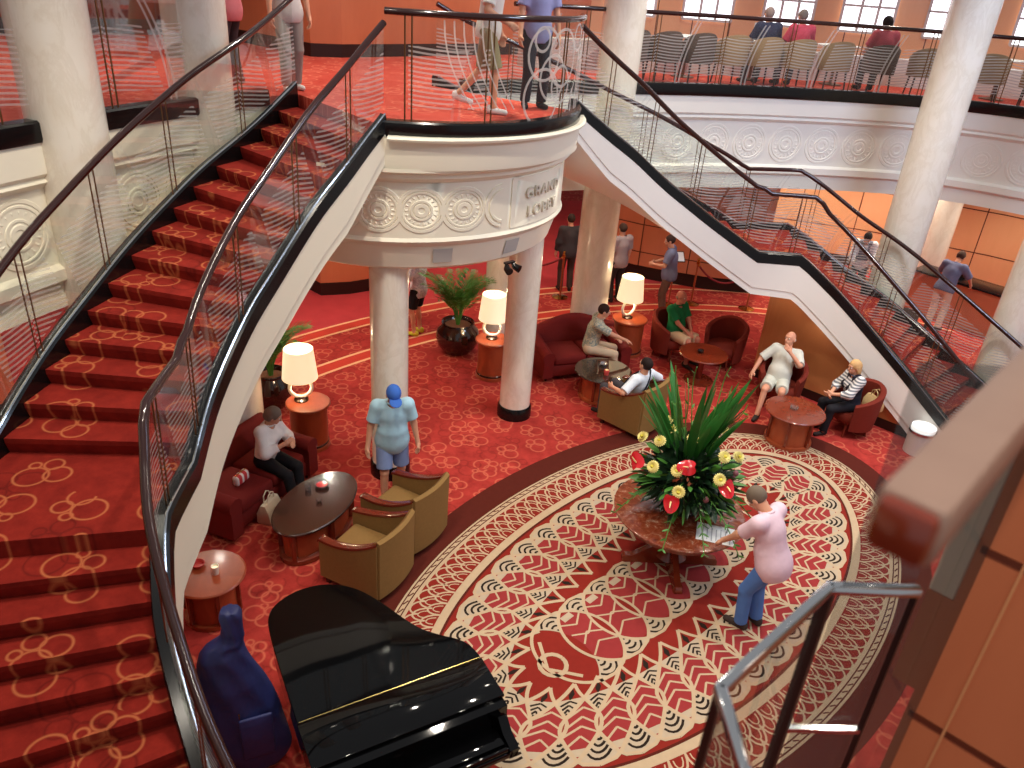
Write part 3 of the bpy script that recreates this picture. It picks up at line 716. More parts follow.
# ------------------------------------------------------------------ the oval rug
def rug():
    t = MB(); O = 1.82
    def E(k, a): return ((k+O)*cos(a), k*sin(a))
    def disc(k, z, mi, n=120):
        t.add([(*E(k, 2*pi*i/n), z) for i in range(n)], [list(range(n))], mi)
    def ring(k0, k1, z, mi, n=160):
        vs = [(*E(k0, 2*pi*i/n), z) for i in range(n)]+[(*E(k1, 2*pi*i/n), z) for i in range(n)]
        t.add(vs, [[i, (i+1) % n, n+(i+1) % n, n+i] for i in range(n)], mi)
    BROWN, CREAM, RED, CRIM, BLK, GREY = range(6)
    n = 120; ou = [E(2.66, 2*pi*i/n) for i in range(n)]
    t.prism(ou, 0.0, 0.006, BROWN)
    disc(2.30, .0068, CREAM); ring(2.26, 2.275, .0074, BROWN); ring(2.20, 2.215, .0074, BROWN)
    disc(2.16, .0072, RED); ring(1.74, 1.80, .008, CREAM); ring(1.67, 1.70, .008, BROWN); ring(1.70, 1.74, .0078, CREAM)
    zj = [0]
    def rib(pts, w, z, mi):
        zj[0] = (zj[0]+1) % 13; z = z+zj[0]*.00005
        P = [Vector(p) for p in pts]; N = len(P); vs = []
        for i in range(N):
            d = P[min(i+1, N-1)]-P[max(i-1, 0)]
            if d.length < 1e-9: d = Vector((1, 0))
            d.normalize(); m = Vector((-d.y, d.x))*w
            vs += [(P[i].x+m.x, P[i].y+m.y, z), (P[i].x-m.x, P[i].y-m.y, z)]
        t.add(vs, [[2*i, 2*i+1, 2*i+3, 2*i+2] for i in range(N-1)], mi)
    # arc-length table at a reference offset
    def table(k, n=720):
        p = [E(k, 2*pi*i/n) for i in range(n+1)]; L = [0]
        for a, b in zip(p, p[1:]): L.append(L[-1]+hypot(a[0]-b[0], a[1]-b[1]))
        return [(L[i]/L[-1], 2*pi*i/n) for i in range(n+1)]
    TB = table(1.25); TS = table(1.95)
    ang = lambda f, T: interp(T, f % 1.0)[0]
    # zig-zag in the outer cream line and the fish-scale border
    NB = 150
    for i in range(NB):
        f = i/NB
        rib([E(2.222, ang(f, TS)), E(2.256, ang(f+.5/NB, TS))], .008, .0078, BROWN)
    NSC = 92
    for row, (k0, dk) in enumerate(((1.80, .17), (1.925, .17), (2.04, .12))):
        for i in range(NSC):
            c = (i+.5*(row % 2))/NSC
            pts = [E(k0+dk*sin(pi*q/8), ang(c+(.5/NSC)*-cos(pi*q/8), TS)) for q in range(9)]
            rib(pts, .011, .0082, CREAM)
            if row < 2:
                pts = [E(k0+.02+dk*.55*sin(pi*q/6), ang(c+(.26/NSC)*-cos(pi*q/6), TS)) for q in range(7)]
                rib(pts, .007, .0082, CREAM)
    NL = 38
    hv = [(0, 0), (.012, .26), (.04, .42), (.1, .56), (.18, .70), (.26, .85), (.34, .99), (.42, 1.08), (.5, 1.08), (.58, .98), (.68, .75), (.78, .5), (.88, .25), (1, 0)]
    h = lambda v: interp(hv, v)[0]
    def cells(G, n_i, closed, hf, spike, scale=1.0):
        for i in range(n_i):
            # outline of this petal
            vs_ = [k/30 for k in range(31)]
            for sd in (-1, 1): rib([G(i+sd*hf(v), v) for v in vs_], .019*scale, .0105, CREAM)
            def fill(cx, wf, v0, v1, mi, z=.0088, n=12):
                Lp = [G(cx-max(0, wf(v0+(v1-v0)*k/n)), v0+(v1-v0)*k/n) for k in range(n+1)]; Rp = [G(cx+max(0, wf(v0+(v1-v0)*k/n)), v0+(v1-v0)*k/n) for k in range(n+1)]
                t.add([(*p, z) for p in Lp]+[(*p, z) for p in Rp], [[k, k+1, n+2+k, n+1+k] for k in range(n)], mi)
            fan = lambda v: min(hf(v), 1-hf(v)); loz = lambda v: min(hf(v)-.5, 1.5-hf(v))
            for e in ((0, 1) if not spike else (0,)):
                V = (lambda v: v) if e == 0 else (lambda v: 1-v)
                va, vb = (0.0, .34 if spike else .3)
                fill(i, fan, V(va), V(vb), GREY)
                for q in range(4):
                    r = .06+.045*q; tip = vb
                    # concentric arcs around the fan's root
                    pts = []
                    for x in (-1, -.75, -.5, -.25, 0, .25, .5, .75, 1):
                        a = x*1.05; R_ = (.05+.06*q)*1.0; v_ = tip-.02-R_*cos(a)*1.15; x_ = sin(a)*R_*1.75
                        if v_ > .012 and abs(x_) < fan(v_)-.03: pts.append((i+x_, V(v_)))
                    if len(pts) > 1: rib([G(*p) for p in pts], .013*scale, .0095, BLK)
            if closed or i < n_i-1:
                fill(i+.5, loz, .06 if spike else .1, .78 if spike else .9, CRIM, n=16)
                for q in range(4):
                    v = (.24+.11*q) if spike else (.2+.17*q)
                    dirn = 1 if spike or v < .5 else -1
                    for sd in (-1, 1):
                        x = max(0, loz(v))*.92
                        if x > .05: rib([G(i+.5, v+.10*dirn), G(i+.5+sd*x, v)], .011*scale, .0095, CREAM)
                fill(i+.5, lambda v: min(loz(v), .22)*.8, .12, .2, GREY, .0092, 4)
            if spike:
                fill(i, lambda v: min(hf(v), 1-hf(v)), .5, 1.0, CRIM if False else RED, .0088)
                fill(i, lambda v: min(hf(v), 1-hf(v))*.86, .54, .80, GREY, .0090)
                for q in range(4):
                    v = .58+.05*q
                    for sd in (-1, 1):
                        x = min(h(v), 1-h(v))*.75
                        rib([G(i, v+.05), G(i+sd*x, v)], .010, .0096, BLK)
                fill(i, lambda v: .12*(1-abs(2*(v-.86)/.16)), .80, .93, BLK, .0096, 4)
    def G(x, v):
        return E(1.63-1.0*v, ang(x/NL, TB))
    cells(G, NL, True, h, True)
    # central chain of interlaced ovals
    NM = 9; w = .43
    hm = lambda v: 1.12*sqrt(max(0, 1-(2*v-1)**2))
    def GM(x, v): return ((x-(NM-1)/2)*w, .50-1.0*v)
    cells(GM, NM, False, hm, False, .95)
    for sd in (-1, 1):
        rib([(sd*2.12+.14*cos(2*pi*k/16), .14*sin(2*pi*k/16)) for k in range(17)], .024, .0106, CREAM)
        rib([(sd*2.0, .3), (sd*2.2, .0), (sd*2.0, -.3)], .02, .0106, CREAM)
    m = lambda n, c: plain(n, c, .95, .1, 14, spec=.1)
    o = t.build('rug', [m('rug_brown', rgb(86, 34, 26)), m('rug_cream', rgb(190, 165, 135)), m('rug_red', rgb(134, 40, 32)), m('rug_crimson', rgb(148, 52, 52)), m('rug_black', rgb(44, 34, 28)), m('rug_grey', rgb(184, 165, 141))], None, 0)
    tag(o, 'large oval patterned rug with cream scallops on the lobby floor', 'rug')
rug()

# ------------------------------------------------------------------ furniture makers
def disc_top(r, z0, z1, n=48): return [(0.0, z0), (r-.02, z0), (r, z0+.012), (r, z1-.012), (r-.012, z1), (0.0, z1)]
def flower_table(x, y):
    t = thing('pedestal_table', 'large round marbled table carrying the tall flower arrangement on the rug', 'table', (x, y, .011))
    tb = NT('marbled_table_top'); v = tb.coord()
    nz = tb.n('TexNoise', i={'Vector': v, 'Scale': 9.0, 'Detail': 7.0, 'Roughness': .72, 'Distortion': 1.0})
    c = tb.ramp(nz.outputs[0], [(.3, rgb(92, 36, 22)), (.5, rgb(134, 62, 38)), (.6, rgb(150, 96, 72)), (.72, rgb(196, 176, 158))])
    mt = tb.done(tb.pbsdf(Base_Color=c, Roughness=.14, Coat_Weight=.6))
    b = MB(); b.lathe([(0, .72), (.70, .72), (.74, .735), (.765, .755), (.765, .772), (.75, .78), (0, .78)], n=64); sub(t, b, 'top', mt)
    b = MB(); b.lathe([(.62, .62), (.64, .62), (.64, .72), (.60, .72)], n=48, cap=False); sub(t, b, 'apron', M['wood_table'])
    b = MB(); b.lathe([(.16, .08), (.2, .12), (.14, .2), (.11, .32), (.15, .46), (.2, .56), (.3, .64), (.3, .72)], n=32); sub(t, b, 'pedestal', M['wood_table'])
    for k in range(4):
        a = pi/4+k*pi/2; b = MB(); d = Vector((cos(a), sin(a), 0)); s = Vector((-sin(a), cos(a), 0)); secs = []
        for f, zz, hh, ww in ((.08, .12, .16, .06), (.2, .13, .13, .055), (.34, .075, .09, .05), (.46, .03, .06, .055), (.55, .03, .055, .06), (.58, .028, .03, .05)):
            p = d*f; secs.append([p+s*ww+Vector((0, 0, zz-min(zz, hh))), p-s*ww+Vector((0, 0, zz-min(zz, hh))), p-s*ww*.7+Vector((0, 0, zz+hh)), p+s*ww*.7+Vector((0, 0, zz+hh))])
        b.loft(secs); sub(t, b, 'foot', M['wood_table'], smooth=50)
    return t
flower_table(.15, .12)

def arrangement(x, y, z):
    rnd = random.Random(3)
    t = thing('flower_arrangement', 'tall arrangement of spear leaves, cream chrysanthemums and red anthuriums on round table', 'flower arrangement', (x, y, z))
    b = MB(); b.lathe([(.0, 0), (.16, 0), (.2, .06), (.22, .16), (.2, .2), (0, .19)], n=28); sub(t, b, 'bowl', M['darkbase'])
    def blade(b, base, tip, w, bend, n=7, side=None, fold=.25):
        A, B = Vector(base), Vector(tip); d = (B-A); s = d.cross(Vector((0, 0, 1)))
        if s.length < 1e-4: s = Vector((1, 0, 0))
        s.normalize(); s = (Matrix.Rotation(side if side is not None else rnd.uniform(0, 3), 3, d.normalized()) @ s)
        up = s.cross(d).normalized(); vs = []; fs = []
        for k in range(n+1):
            f = k/n; p = A+d*f+Vector((bend[0], bend[1], bend[2]))*f*f; ww = w*(sin(pi*min(1, .12+f*.88))**.7)*(1 if f < .6 else 1)
            if k == n: ww = .002
            vs += [p-s*ww, p+up*ww*fold, p+s*ww]
        for k in range(n):
            for j in (0, 1): fs.append([3*k+j, 3*k+j+1, 3*k+j+4, 3*k+j+3])
        b.add(vs, fs)
    # upright spear leaves, fanned
    for k in range(40):
        a = rnd.uniform(0, 2*pi); r = rnd.uniform(.02, .16); sp = rnd.uniform(.08, .5)
        base = (.16+r*cos(a), .15+r*sin(a), .45); hh = rnd.uniform(.95, 1.36)-.4*sp
        tip = (base[0]+sp*cos(a), base[1]+sp*sin(a), .45+hh)
        b = MB(); blade(b, base, tip, rnd.uniform(.034, .058), (.12*cos(a), .12*sin(a), -.05), 8); sub(t, b, 'spear_leaf', M['leaf_spear'], smooth=60)
    # curly twigs among the spears
    for k in range(9):
        a = rnd.uniform(0, 2*pi); sp = rnd.uniform(.2, .55); hh = rnd.uniform(1.0, 1.5)
        pts = []
        for q in range(15):
            f = q/14; pts.append((.12+sp*f*cos(a)+.05*sin(f*14+k)*f, .1+sp*f*sin(a)+.05*cos(f*12+k)*f, .3+hh*f))
        b = MB(); b.tube(pts, .006, 5)
        for q in range(5, 15, 2):
            p = pts[q]; blade(b, p, (p[0]+rnd.uniform(-.09, .09), p[1]+rnd.uniform(-.09, .09), p[2]+rnd.uniform(.0, .06)), .012, (0, 0, 0), 3)
        sub(t, b, 'twig', M['leaf'], smooth=60)
    # dense foliage mound
    b = MB()
    for k in range(620):
        u = rnd.uniform(-.35, 1.0); a = rnd.uniform(0, 2*pi); q = sqrt(max(0, 1-u*u)); d = Vector((q*cos(a), q*sin(a), u))
        R0 = rnd.uniform(.12, .45); R1 = R0+rnd.uniform(.14, .26)
        c = Vector((0, 0, .40)); p0 = c+Vector((d.x*R0, d.y*R0, d.z*R0*.95)); p1 = c+Vector((d.x*R1, d.y*R1, d.z*R1*.95))
        if p1.z < .1 or p0.z < .1: continue
        blade(b, p0, p1, rnd.uniform(.02, .05), (rnd.uniform(-.05, .05), rnd.uniform(-.05, .05), -.05 if p1.z > .15 else 0), 4)
    sub(t, b, 'foliage', M['leaf_dark'], smooth=60)
    b = MB()
    for k in range(90):
        u = rnd.uniform(-.2, .9); a = rnd.uniform(0, 2*pi); q = sqrt(max(0, 1-u*u)); d = Vector((q*cos(a), q*sin(a), u))
        c = Vector((0, 0, .40)); p0 = c+Vector((d.x*.46, d.y*.46, d.z*.44)); p1 = c+Vector((d.x*.68, d.y*.68, d.z*.64))
        if p1.z < .1 or p0.z < .1: continue
        blade(b, p0, p1, rnd.uniform(.02, .04), (0, 0, -.03 if p1.z > .1 else 0), 4)
    # drooping fern fronds
    for a0, ln in ((-2.3, .62), (-1.9, .72), (-1.2, .6), (-2.8, .66), (2.6, .6), (.4, .6)):
        b.tube([(r_*cos(a0), r_*sin(a0), max(.05, .42-.36*f_*f_)) for f_, r_ in ((k/6, .25+ln*k/6) for k in range(7))], .006, 5)
        for q in range(9):
            f = q/8; r = .25+ln*f; p = Vector((r*cos(a0), r*sin(a0), .42-.36*f*f if f < .99 else .06)); p.z = max(p.z, .05)
            for sd in (-1, 1):
                d = Vector((cos(a0+sd*.8), sin(a0+sd*.8), -.1))*(.15*(1-f*.6)); e = p+d; e.z = max(e.z, .035); blade(b, p, e, .012, (0, 0, 0), 3)
    sub(t, b, 'fern_foliage', M['leaf'], smooth=60)
    def mum(p, n):
        p = Vector(p)-Vector((x, y, z)); nrm = Vector(n).normalized(); X = nrm.orthogonal().normalized(); Y = nrm.cross(X)
        b = MB()
        for ring, (m, l, lift, w) in enumerate(((18, .074, .1, .011), (16, .06, .45, .010), (12, .042, .9, .009))):
            for k in range(m):
                a = 2*pi*k/m+ring*.2; d = X*cos(a)+Y*sin(a); s = nrm.cross(d); pts = []
                for f, ww in ((.12, .4), (.5, 1), (.85, .9), (1, .2)):
                    c = p+d*(l*f)+nrm*(lift*l*f-(.25*l*f*f if ring == 0 else 0)); pts += [c-s*w*ww, c+s*w*ww]
                b.add(pts, [[2*q, 2*q+1, 2*q+3, 2*q+2] for q in range(3)])
        o = sub(t, b, 'chrysanthemum', M['mum'], smooth=50)
        c = MB(); q = p+nrm*.022; c.sphere(tuple(q), .02, 10, 6, sc=(1, 1, .8)); sub(o, c, 'flower_centre', M['mum_core'])
    cc = Vector((.17, .1, 1.19)); eye = Vector((-6.75, -3.35, 6.2))
    for p in [(0.31, 0.57, 1.71), (-0.05, 0.41, 1.66), (0.08, 0.71, 1.52), (0.11, 0.11, 1.77), (0.61, 0.02, 1.73), (0.19, -0.25, 1.68), (0.5, -0.27, 1.56), (-0.33, 0.28, 1.51), (-0.29, 0.01, 1.58), (-0.38, -0.1, 1.41), (-0.04, -0.36, 1.55), (0.31, 0.49, 1.64)]:
        v = Vector(p); n = (v-cc).normalized()*.7+(eye-v).normalized()*.6; mum(v+n*.03, n)
    for i, p in enumerate([(-0.25, 0.52, 1.4), (-0.22, -0.07, 1.63), (-0.44, -0.07, 1.3), (-0.0, -0.43, 1.48)]):
        v = Vector(p)-Vector((x, y, z)); n = ((Vector(p)-cc).normalized()+(eye-Vector(p)).normalized()).normalized(); v = v+n*.05
        X = n.orthogonal().normalized(); X = Matrix.Rotation(i*1.3, 3, n) @ X; Y = n.cross(X); b = MB(); ring = []
        for k in range(24):
            a = 2*pi*k/24; r = .105*(1-.35*cos(a)**8*(1 if cos(a) > 0 else 0)+.18*max(0, -cos(a))**3); ring.append(v+X*(r*cos(a))+Y*(r*.82*sin(a))+n*(.028*cos(2*a)))
        b.add([v]+ring, [[0, 1+k, 1+(k+1) % 24] for k in range(24)]); o = sub(t, b, 'anthurium', M['anth'], smooth=60)
        b = MB(); b.tube([v+n*.01, v+n*.05+X*-.02, v+n*.08+X*-.05], [.009, .009, .005], 7); sub(o, b, 'spadix', M['spadix'])
    for k in range(7):
        a = -2.2+k*.45; d = Vector((cos(a)*.5, sin(a)*.5, .5+.1*(k % 3))); b = MB(); b.sphere(tuple(d), .032, 10, 7, sc=(1, 1, 1.2)); sub(t, b, 'bud', M['bud'])
arrangement(.17, .1, .793)
b = MB(); b.box((0, 0, .002), (.32, .42, .004)); 
for k in range(7): b.box((-.02+.0*k, -.16+.05*k, .0043), (.24-.03*(k % 2), .012, .0012), mi=1)
o = b.build('paper_sheet', [M['paper'], M['ink']], None, 0, (.06, -.42, .793), .5); tag(o, 'white printed sheet under the hands of the man at the flower table', 'paper')
o = MB().tube([(0, 0, 0), (.11, .05, .07)], .005, 6).build('pen', M['darkbase'], None, 30, (.17, -.5, .802)); tag(o, 'dark pen held over the white sheet on the flower table', 'pen')

def side_table(x, y, r, label, ztop=.7):
    t = thing('side_table', label, 'side table', (x, y, 0), 0, 'round lamp tables')
    b = MB(); b.lathe([(r-.03, .0), (r-.03, .05), (r-.05, .06), (r-.05, ztop-.06), (r-.03, ztop-.04)], n=40); sub(t, b, 'drum_body', M['wood_side'])
    b = MB(); b.lathe(disc_top(r, ztop-.04, ztop), n=48); sub(t, b, 'top', M['wood_side'])
    b = MB(); b.lathe([(r-.045, .06), (r-.04, .065), (r-.04, .09), (r-.045, .095)], n=40, cap=False); sub(t, b, 'base_band', M['wood_dark']); return t
def table_lamp(x, y, z, rz, label, power=16):
    t = thing('table_lamp', label, 'lamp', (x, y, z), rz, 'ring-based table lamps')
    b = MB(); b.lathe([(.0, 0), (.1, 0), (.1, .02), (.06, .035), (.045, .06), (0, .06)], n=28); sub(t, b, 'base', M['wood_dark'])
    b = MB(); b.tube([(.15*cos(a), 0, .20+.145*sin(a)) for a in [2*pi*k/28 for k in range(28)]], .026, 10, closed=True); sub(t, b, 'ring', M['ceramic'])
    b = MB(); b.tube([(0, 0, .34), (0, 0, .42)], .014, 8); sub(t, b, 'neck', M['brass'])
    b = MB(); b.lathe([(.245, .36), (.198, .80), (.194, .80), (.241, .36)], n=40, cap=False); b.lathe([(.012, .785), (.197, .785)], n=40, cap=False)
    sub(t, b, 'lamp_shade', M['shade'])
    b = MB(); b.tube([(0, 0, .40), (0, 0, .83)], .006, 6); b.sphere((0, 0, .835), .012, 8, 6); sub(t, b, 'finial', M['brass'])
    l = bpy.data.lights.new('lamp_bulb', 'POINT'); l.energy = power; l.color = (1, .76, .48); l.shadow_soft_size = .05
    o = bpy.data.objects.new('lamp_bulb', l); COL.objects.link(o); o.parent = t; o.location = (0, 0, .33); 
    l2 = bpy.data.lights.new('lamp_bulb', 'POINT'); l2.energy = power*.7; l2.color = (1, .76, .48); l2.shadow_soft_size = .05
    o = bpy.data.objects.new('lamp_bulb', l2); COL.objects.link(o); o.parent = t; o.location = (0, 0, .86)
side_table(-1.68, 5.1, .31, 'round cherry lamp table at the end of the long claret sofa by the stair')
side_table(1.9, 5.02, .3, 'round cherry lamp table half hidden by the slim column in the middle')
side_table(4.6, 4.12, .33, 'round cherry lamp table beside the back sofa and thick column')
table_lamp(-1.72, 5.2, .7, radians(150), 'lit table lamp with cream shade behind the woman on the sofa')
table_lamp(1.9, 5.05, .7, radians(134), 'lit ring-base lamp next to the slim column and black urn')
table_lamp(4.58, 4.17, .7, radians(168), 'lit ring-base lamp beside the thick column, near the man in green')

def sofa(name, label, x, y, rz, W, D, mat, hump, back_h=.78, arm_h=.6, seams=2):
    t = thing(name, label, 'sofa', (x, y, 0), rz)
    b = MB(); b.box((0, .02, .2), (W-.1, D-.08, .22), bev=.03); sub(t, b, 'base', mat)
    sw = (W-.44)/seams
    for k in range(seams):
        b = MB(); b.box((-W/2+.22+sw*(k+.5), -.09, .385), (sw-.012, D-.26, .17), bev=.055, seg=3); sub(t, b, 'seat_cushion', mat, smooth=60)
    b = MB(); secs = []
    for k in range(25):
        xx = -W/2+.02+(W-.04)*k/24; f = 2*k/24-1; zt = back_h+hump*cos(f*pi/2)**1.5 if hump else back_h
        y0 = D/2-.2+.02*cos(f*pi/2)
        secs.append([(xx, y0-.03, .3), (xx, y0+.02, zt-.06), (xx, y0+.06, zt-.01), (xx, y0+.12, zt), (xx, y0+.18, zt-.03), (xx, y0+.2, zt-.1), (xx, D/2-.02, .1), (xx, y0+.0, .1)])
    b.loft(secs); sub(t, b, 'backrest', mat, smooth=50)
    for sd in (-1, 1):
        b = MB(); secs = []
        for k in range(13):
            f = k/12; yy = -D/2+(D-.08)*f; zt = arm_h+(.10 if hump else .02)*f*f; r = .105; cx = sd*(W/2-.11); loop = [(cx-.09, yy, .1), (cx+.09, yy, .1), (cx+.09, yy, zt-.16)]
            for q in range(9):
                a = -pi/4+1.5*pi*q/8; loop.append((cx+r*1.05*cos(a), yy, zt-r+r*sin(a)))
            loop.append((cx-.09, yy, zt-.16)); secs.append(loop)
        b.loft(secs); o = sub(t, b, 'arm', mat, smooth=50)
    for sx in (-1, 1):
        for sy in (-1, 1):
            b = MB(); b.lathe([(.02, 0), (.032, .1)], (sx*(W/2-.12), sy*(D/2-.12), 0), 12); sub(t, b, 'foot', M['wood_dark'])
    return t
sofa('sofa', 'claret sofa below the left staircase with a woman in white', -3.0, 4.47, radians(22), 1.72, .95, M['fab_red'], 0.0, .76, .64)
sofa('sofa', 'claret camel-back sofa beside the slim column with man in floral shirt', 3.3, 4.26, radians(-26.7), 1.68, .92, M['fab_red'], .2, .72, .58)

def armchair(x, y, rz, label):
    t = thing('armchair', label, 'armchair', (x, y, 0), rz, 'olive armchairs with wooden arm tops')
    m = M['fab_olive']; W, D = .74, .80
    b = MB(); b.box((0, .03, .22), (W-.16, D-.12, .2), bev=.02); sub(t, b, 'seat_base', m)
    b = MB(); b.box((0, .06, .385), (W-.2, D-.18, .15), bev=.05, seg=3); sub(t, b, 'seat_cushion', m, smooth=60)
    def top(f): return .62+.25*(f**2.2)              # arm line rises to the back (f 0 front .. 1 back)
    for sd in (-1, 1):
        b = MB(); secs = []; tp = []
        for k in range(15):
            f = k/14; yy = D/2-(D-.03)*f; zt = top(f)-.03; cx = sd*(W/2-.05-.015*(1-f)); fl = .02*sin(pi*f)
            secs.append([(cx-.045, yy, .1), (cx+.045, yy, .1), (cx+.045+sd*fl, yy, zt), (cx-.045+sd*fl, yy, zt)]); tp.append((cx+sd*fl, yy, zt+.012))
        b.loft(secs); sub(t, b, 'arm', m, smooth=50)
        b = MB(); secs = [[(p[0]-.05, p[1], p[2]-.012), (p[0]+.05, p[1], p[2]-.012), (p[0]+.045, p[1], p[2]+.014), (p[0], p[1], p[2]+.022), (p[0]-.045, p[1], p[2]+.014)] for p in tp]
        secs = [[(q[0], q[1]+.02, q[2]-.02) for q in secs[0]]]+secs; b.loft(secs); sub(t, b, 'arm_rail', M['wood_trim'], smooth=50)
    b = MB(); secs = []
    for k in range(13):
        xx = -W/2+.03+(W-.06)*k/12; f = 2*k/12-1; bow = -.05*(1-f*f)
        secs.append([(xx, -D/2+.13+bow, .3), (xx, -D/2+.08+bow, .85), (xx, -D/2+.04+bow, .885), (xx, -D/2+bow, .86), (xx, -D/2+.01+bow, .1), (xx, -D/2+.1+bow, .1)])
    b.loft(secs); sub(t, b, 'backrest', m, smooth=50)
    for sx in (-1, 1):
        for sy in (-1, 1):
            b = MB(); b.box((sx*(W/2-.08), sy*(D/2-.07), .05), (.05, .05, .1)); sub(t, b, 'foot', M['wood_dark'], smooth=0)
armchair(-2.72, 2.3, radians(18), 'olive armchair directly behind the piano tail, seen from its back')
armchair(-1.93, 2.62, radians(14), 'olive armchair next to the blue-capped man, farther from the piano')
armchair(2.45, 2.42, radians(2), 'olive-brown armchair seen from behind, holding a man in white')

def tub_chair(x, y, rz, label, mat, legs=True, sc=1.0):
    """opening faces local +y"""
    t = thing('tub_chair', label, 'tub chair', (x, y, 0), rz, 'rust tub chairs')
    b = MB(); b.lathe([(0, .24), (.27, .24), (.31, .27), (.32, .38), (.29, .42), (0, .43)], n=32); sub(t, b, 'seat', mat, smooth=50)
    b = MB(); secs = []
    for k in range(33):
        f = k/32; a = radians(-215+250*f)+0; c = cos(a); s = sin(a); e = abs(2*f-1); zt = .86-.24*e**1.6; ro = .37+.02*(1-e); ri = ro-.075
        secs.append([(ri*c, ri*s, .22), (ro*c*.93, ro*s*.93, .16), (ro*c, ro*s, .45), (ro*1.04*c, ro*1.04*s, zt-.02), ((ro+ri)/2*c*1.03, (ro+ri)/2*s*1.03, zt+.012), (ri*1.02*c, ri*1.02*s, zt-.02)])
    b.loft(secs); sub(t, b, 'backrest', mat, smooth=50)
    for a in (45, 135, 225, 315):
        b = MB(); b.tube([(.24*cos(radians(a)), .24*sin(radians(a)), .25), (.29*cos(radians(a)), .29*sin(radians(a)), 0)], [.024, .016], 8); sub(t, b, 'leg', M['wood_trim'])
tub_chair(5.12, 3.5, radians(172), 'rust tub chair in which the man in green sits', M['fab_rust'])
tub_chair(5.62, 2.66, radians(96), 'empty rust tub chair turned towards the round table by the wall', M['fab_rust'])
tub_chair(4.98, 1.2, radians(108), 'rust tub chair under the bald man in white', M['fab_rust'])
tub_chair(5.12, .0, radians(55), 'rust tub chair under the blonde woman in stripes', M['fab_rust'])

def round_table(x, y, r, h, label, mat, kind, group=None):
    t = thing('coffee_table', label, 'coffee table', (x, y, 0), .3, group)
    b = MB(); b.lathe(disc_top(r, h-.035, h), n=52); sub(t, b, 'top', mat)
    if kind == 'pedestal':
        b = MB(); b.lathe([(.05, .03), (.05, h-.08), (.16, h-.035)], n=24, cap=False); sub(t, b, 'pedestal', M['wood_table'])
        b = MB(); b.lathe([(0, 0), (.26, 0), (.26, .025), (.07, .05), (0, .05)], n=32); sub(t, b, 'foot', M['wood_table'])
    else:
        b = MB(); b.lathe([(r*.74, .0), (r*.78, .01), (r*.78, .06), (r*.70, .065), (r*.70, h-.035)], n=40); sub(t, b, 'drum_body', M['wood_side'])
        for k in range(6):
            a = k*pi/3; b = MB(); b.box((r*.74*cos(a), r*.74*sin(a), h/2+.012), (.05, .035, h-.1), a); sub(t, b, 'pilaster', M['wood_table'], smooth=0)
    return t
round_table(4.7, 2.56, .43, .55, 'small round coffee table between the man in green and the empty tub chair', M['wood_table'], 'pedestal', 'round coffee tables')
round_table(4.03, .5, .46, .56, 'round coffee table before the bald man and the blonde woman', M['wood_table'], 'drum', 'round coffee tables')
round_table(-4.27, 2.92, .37, .55, 'round coffee table beside the foot of the left stair, near the blue cover', M['wood_side'], 'drum', 'round coffee tables')
M['dark_glass'] = plain('dark_glass_top', rgb(52, 38, 30), .06, .15, 4, coat=1.0)
round_table(2.82, 3.32, .48, .5, 'round coffee table with a glossy dark top before the back sofa', M['dark_glass'], 'drum')

def oval_table(x, y, rz):
    t = thing('coffee_table', 'oval coffee table with dark walnut top before the woman in white', 'coffee table', (x, y, 0), rz)
    A, B = .68, .40
    def lat(prof, mat, nm, n=56):
        b = MB(); secs = [[((A+d)*cos(2*pi*k/n), (B+d)*sin(2*pi*k/n), z) for k in range(n)] for d, z in prof]; b.loft(secs); return sub(t, b, nm, mat)
    lat([(-.02, .465), (0, .475), (0, .495), (-.012, .505)], M['wood_dark'], 'top')
    lat([(-.08, .43), (-.05, .465)], M['wood_table'], 'apron')
    lat([(-.12, .08), (-.11, .43)], M['wood_side'], 'drum_body')
    lat([(-.07, .0), (-.06, .01), (-.06, .07), (-.08, .08)], M['wood_table'], 'plinth')
    for k in range(6):
        a = 2*pi*k/6+.25; b = MB(); b.box(((A-.085)*cos(a), (B-.085)*sin(a), .255), (.06, .05, .35), a); sub(t, b, 'pilaster', M['wood_table'], smooth=0)
oval_table(-2.74, 3.3, radians(24))

def tumbler(x, y, z, label, r=.035, h=.09, content=None):
    t = thing('tumbler', label, 'glass', (x, y, z))
    b = MB(); b.lathe([(0, 0), (r*.85, 0), (r, h), (r*.92, h), (r*.8, .008), (0, .008)], n=20); sub(t, b, 'glass_body', M['glass_item'])
    if content: b = MB(); b.lathe([(0, .009), (r*.79, .009), (r*.86, h*.45), (0, h*.45)], n=20); sub(t, b, 'contents', content)
def bowl(x, y, z, label, name='ashtray', cat='ashtray', r=.06, mat=None, content=None):
    t = thing(name, label, cat, (x, y, z))
    b = MB(); b.lathe([(0, 0), (r*.7, 0), (r, .03), (r, .045), (r*.9, .045), (r*.65, .012), (0, .012)], n=24); sub(t, b, 'bowl', mat or M['ceramic'])
    if content: b = MB(); b.lathe([(0, .013), (r*.64, .013), (r*.8, .034), (0, .036)], n=20); sub(t, b, 'contents', content)
bowl(-2.52, 3.5, .505, 'clear bowl with red contents on the oval walnut table', 'glass_bowl', 'bowl', .085, M['glass_item'], M['red_glass'])
tumbler(-2.68, 3.56, .505, 'small clear tumbler next to the red bowl on the oval table', .04, .08)
bowl(-2.72, 3.26, .505, 'tiny glass coaster dish near the middle of the oval table', 'coaster_dish', 'dish', .035, M['glass_item'])
bowl(-4.30, 3.08, .55, 'red glass ashtray on the round table by the left stair', 'ashtray', 'ashtray', .07, M['red_glass'])
t = thing('candle_cup', 'cream candle cup on the round table by the left stair', 'candle cup', (-4.22, 2.86, .55))
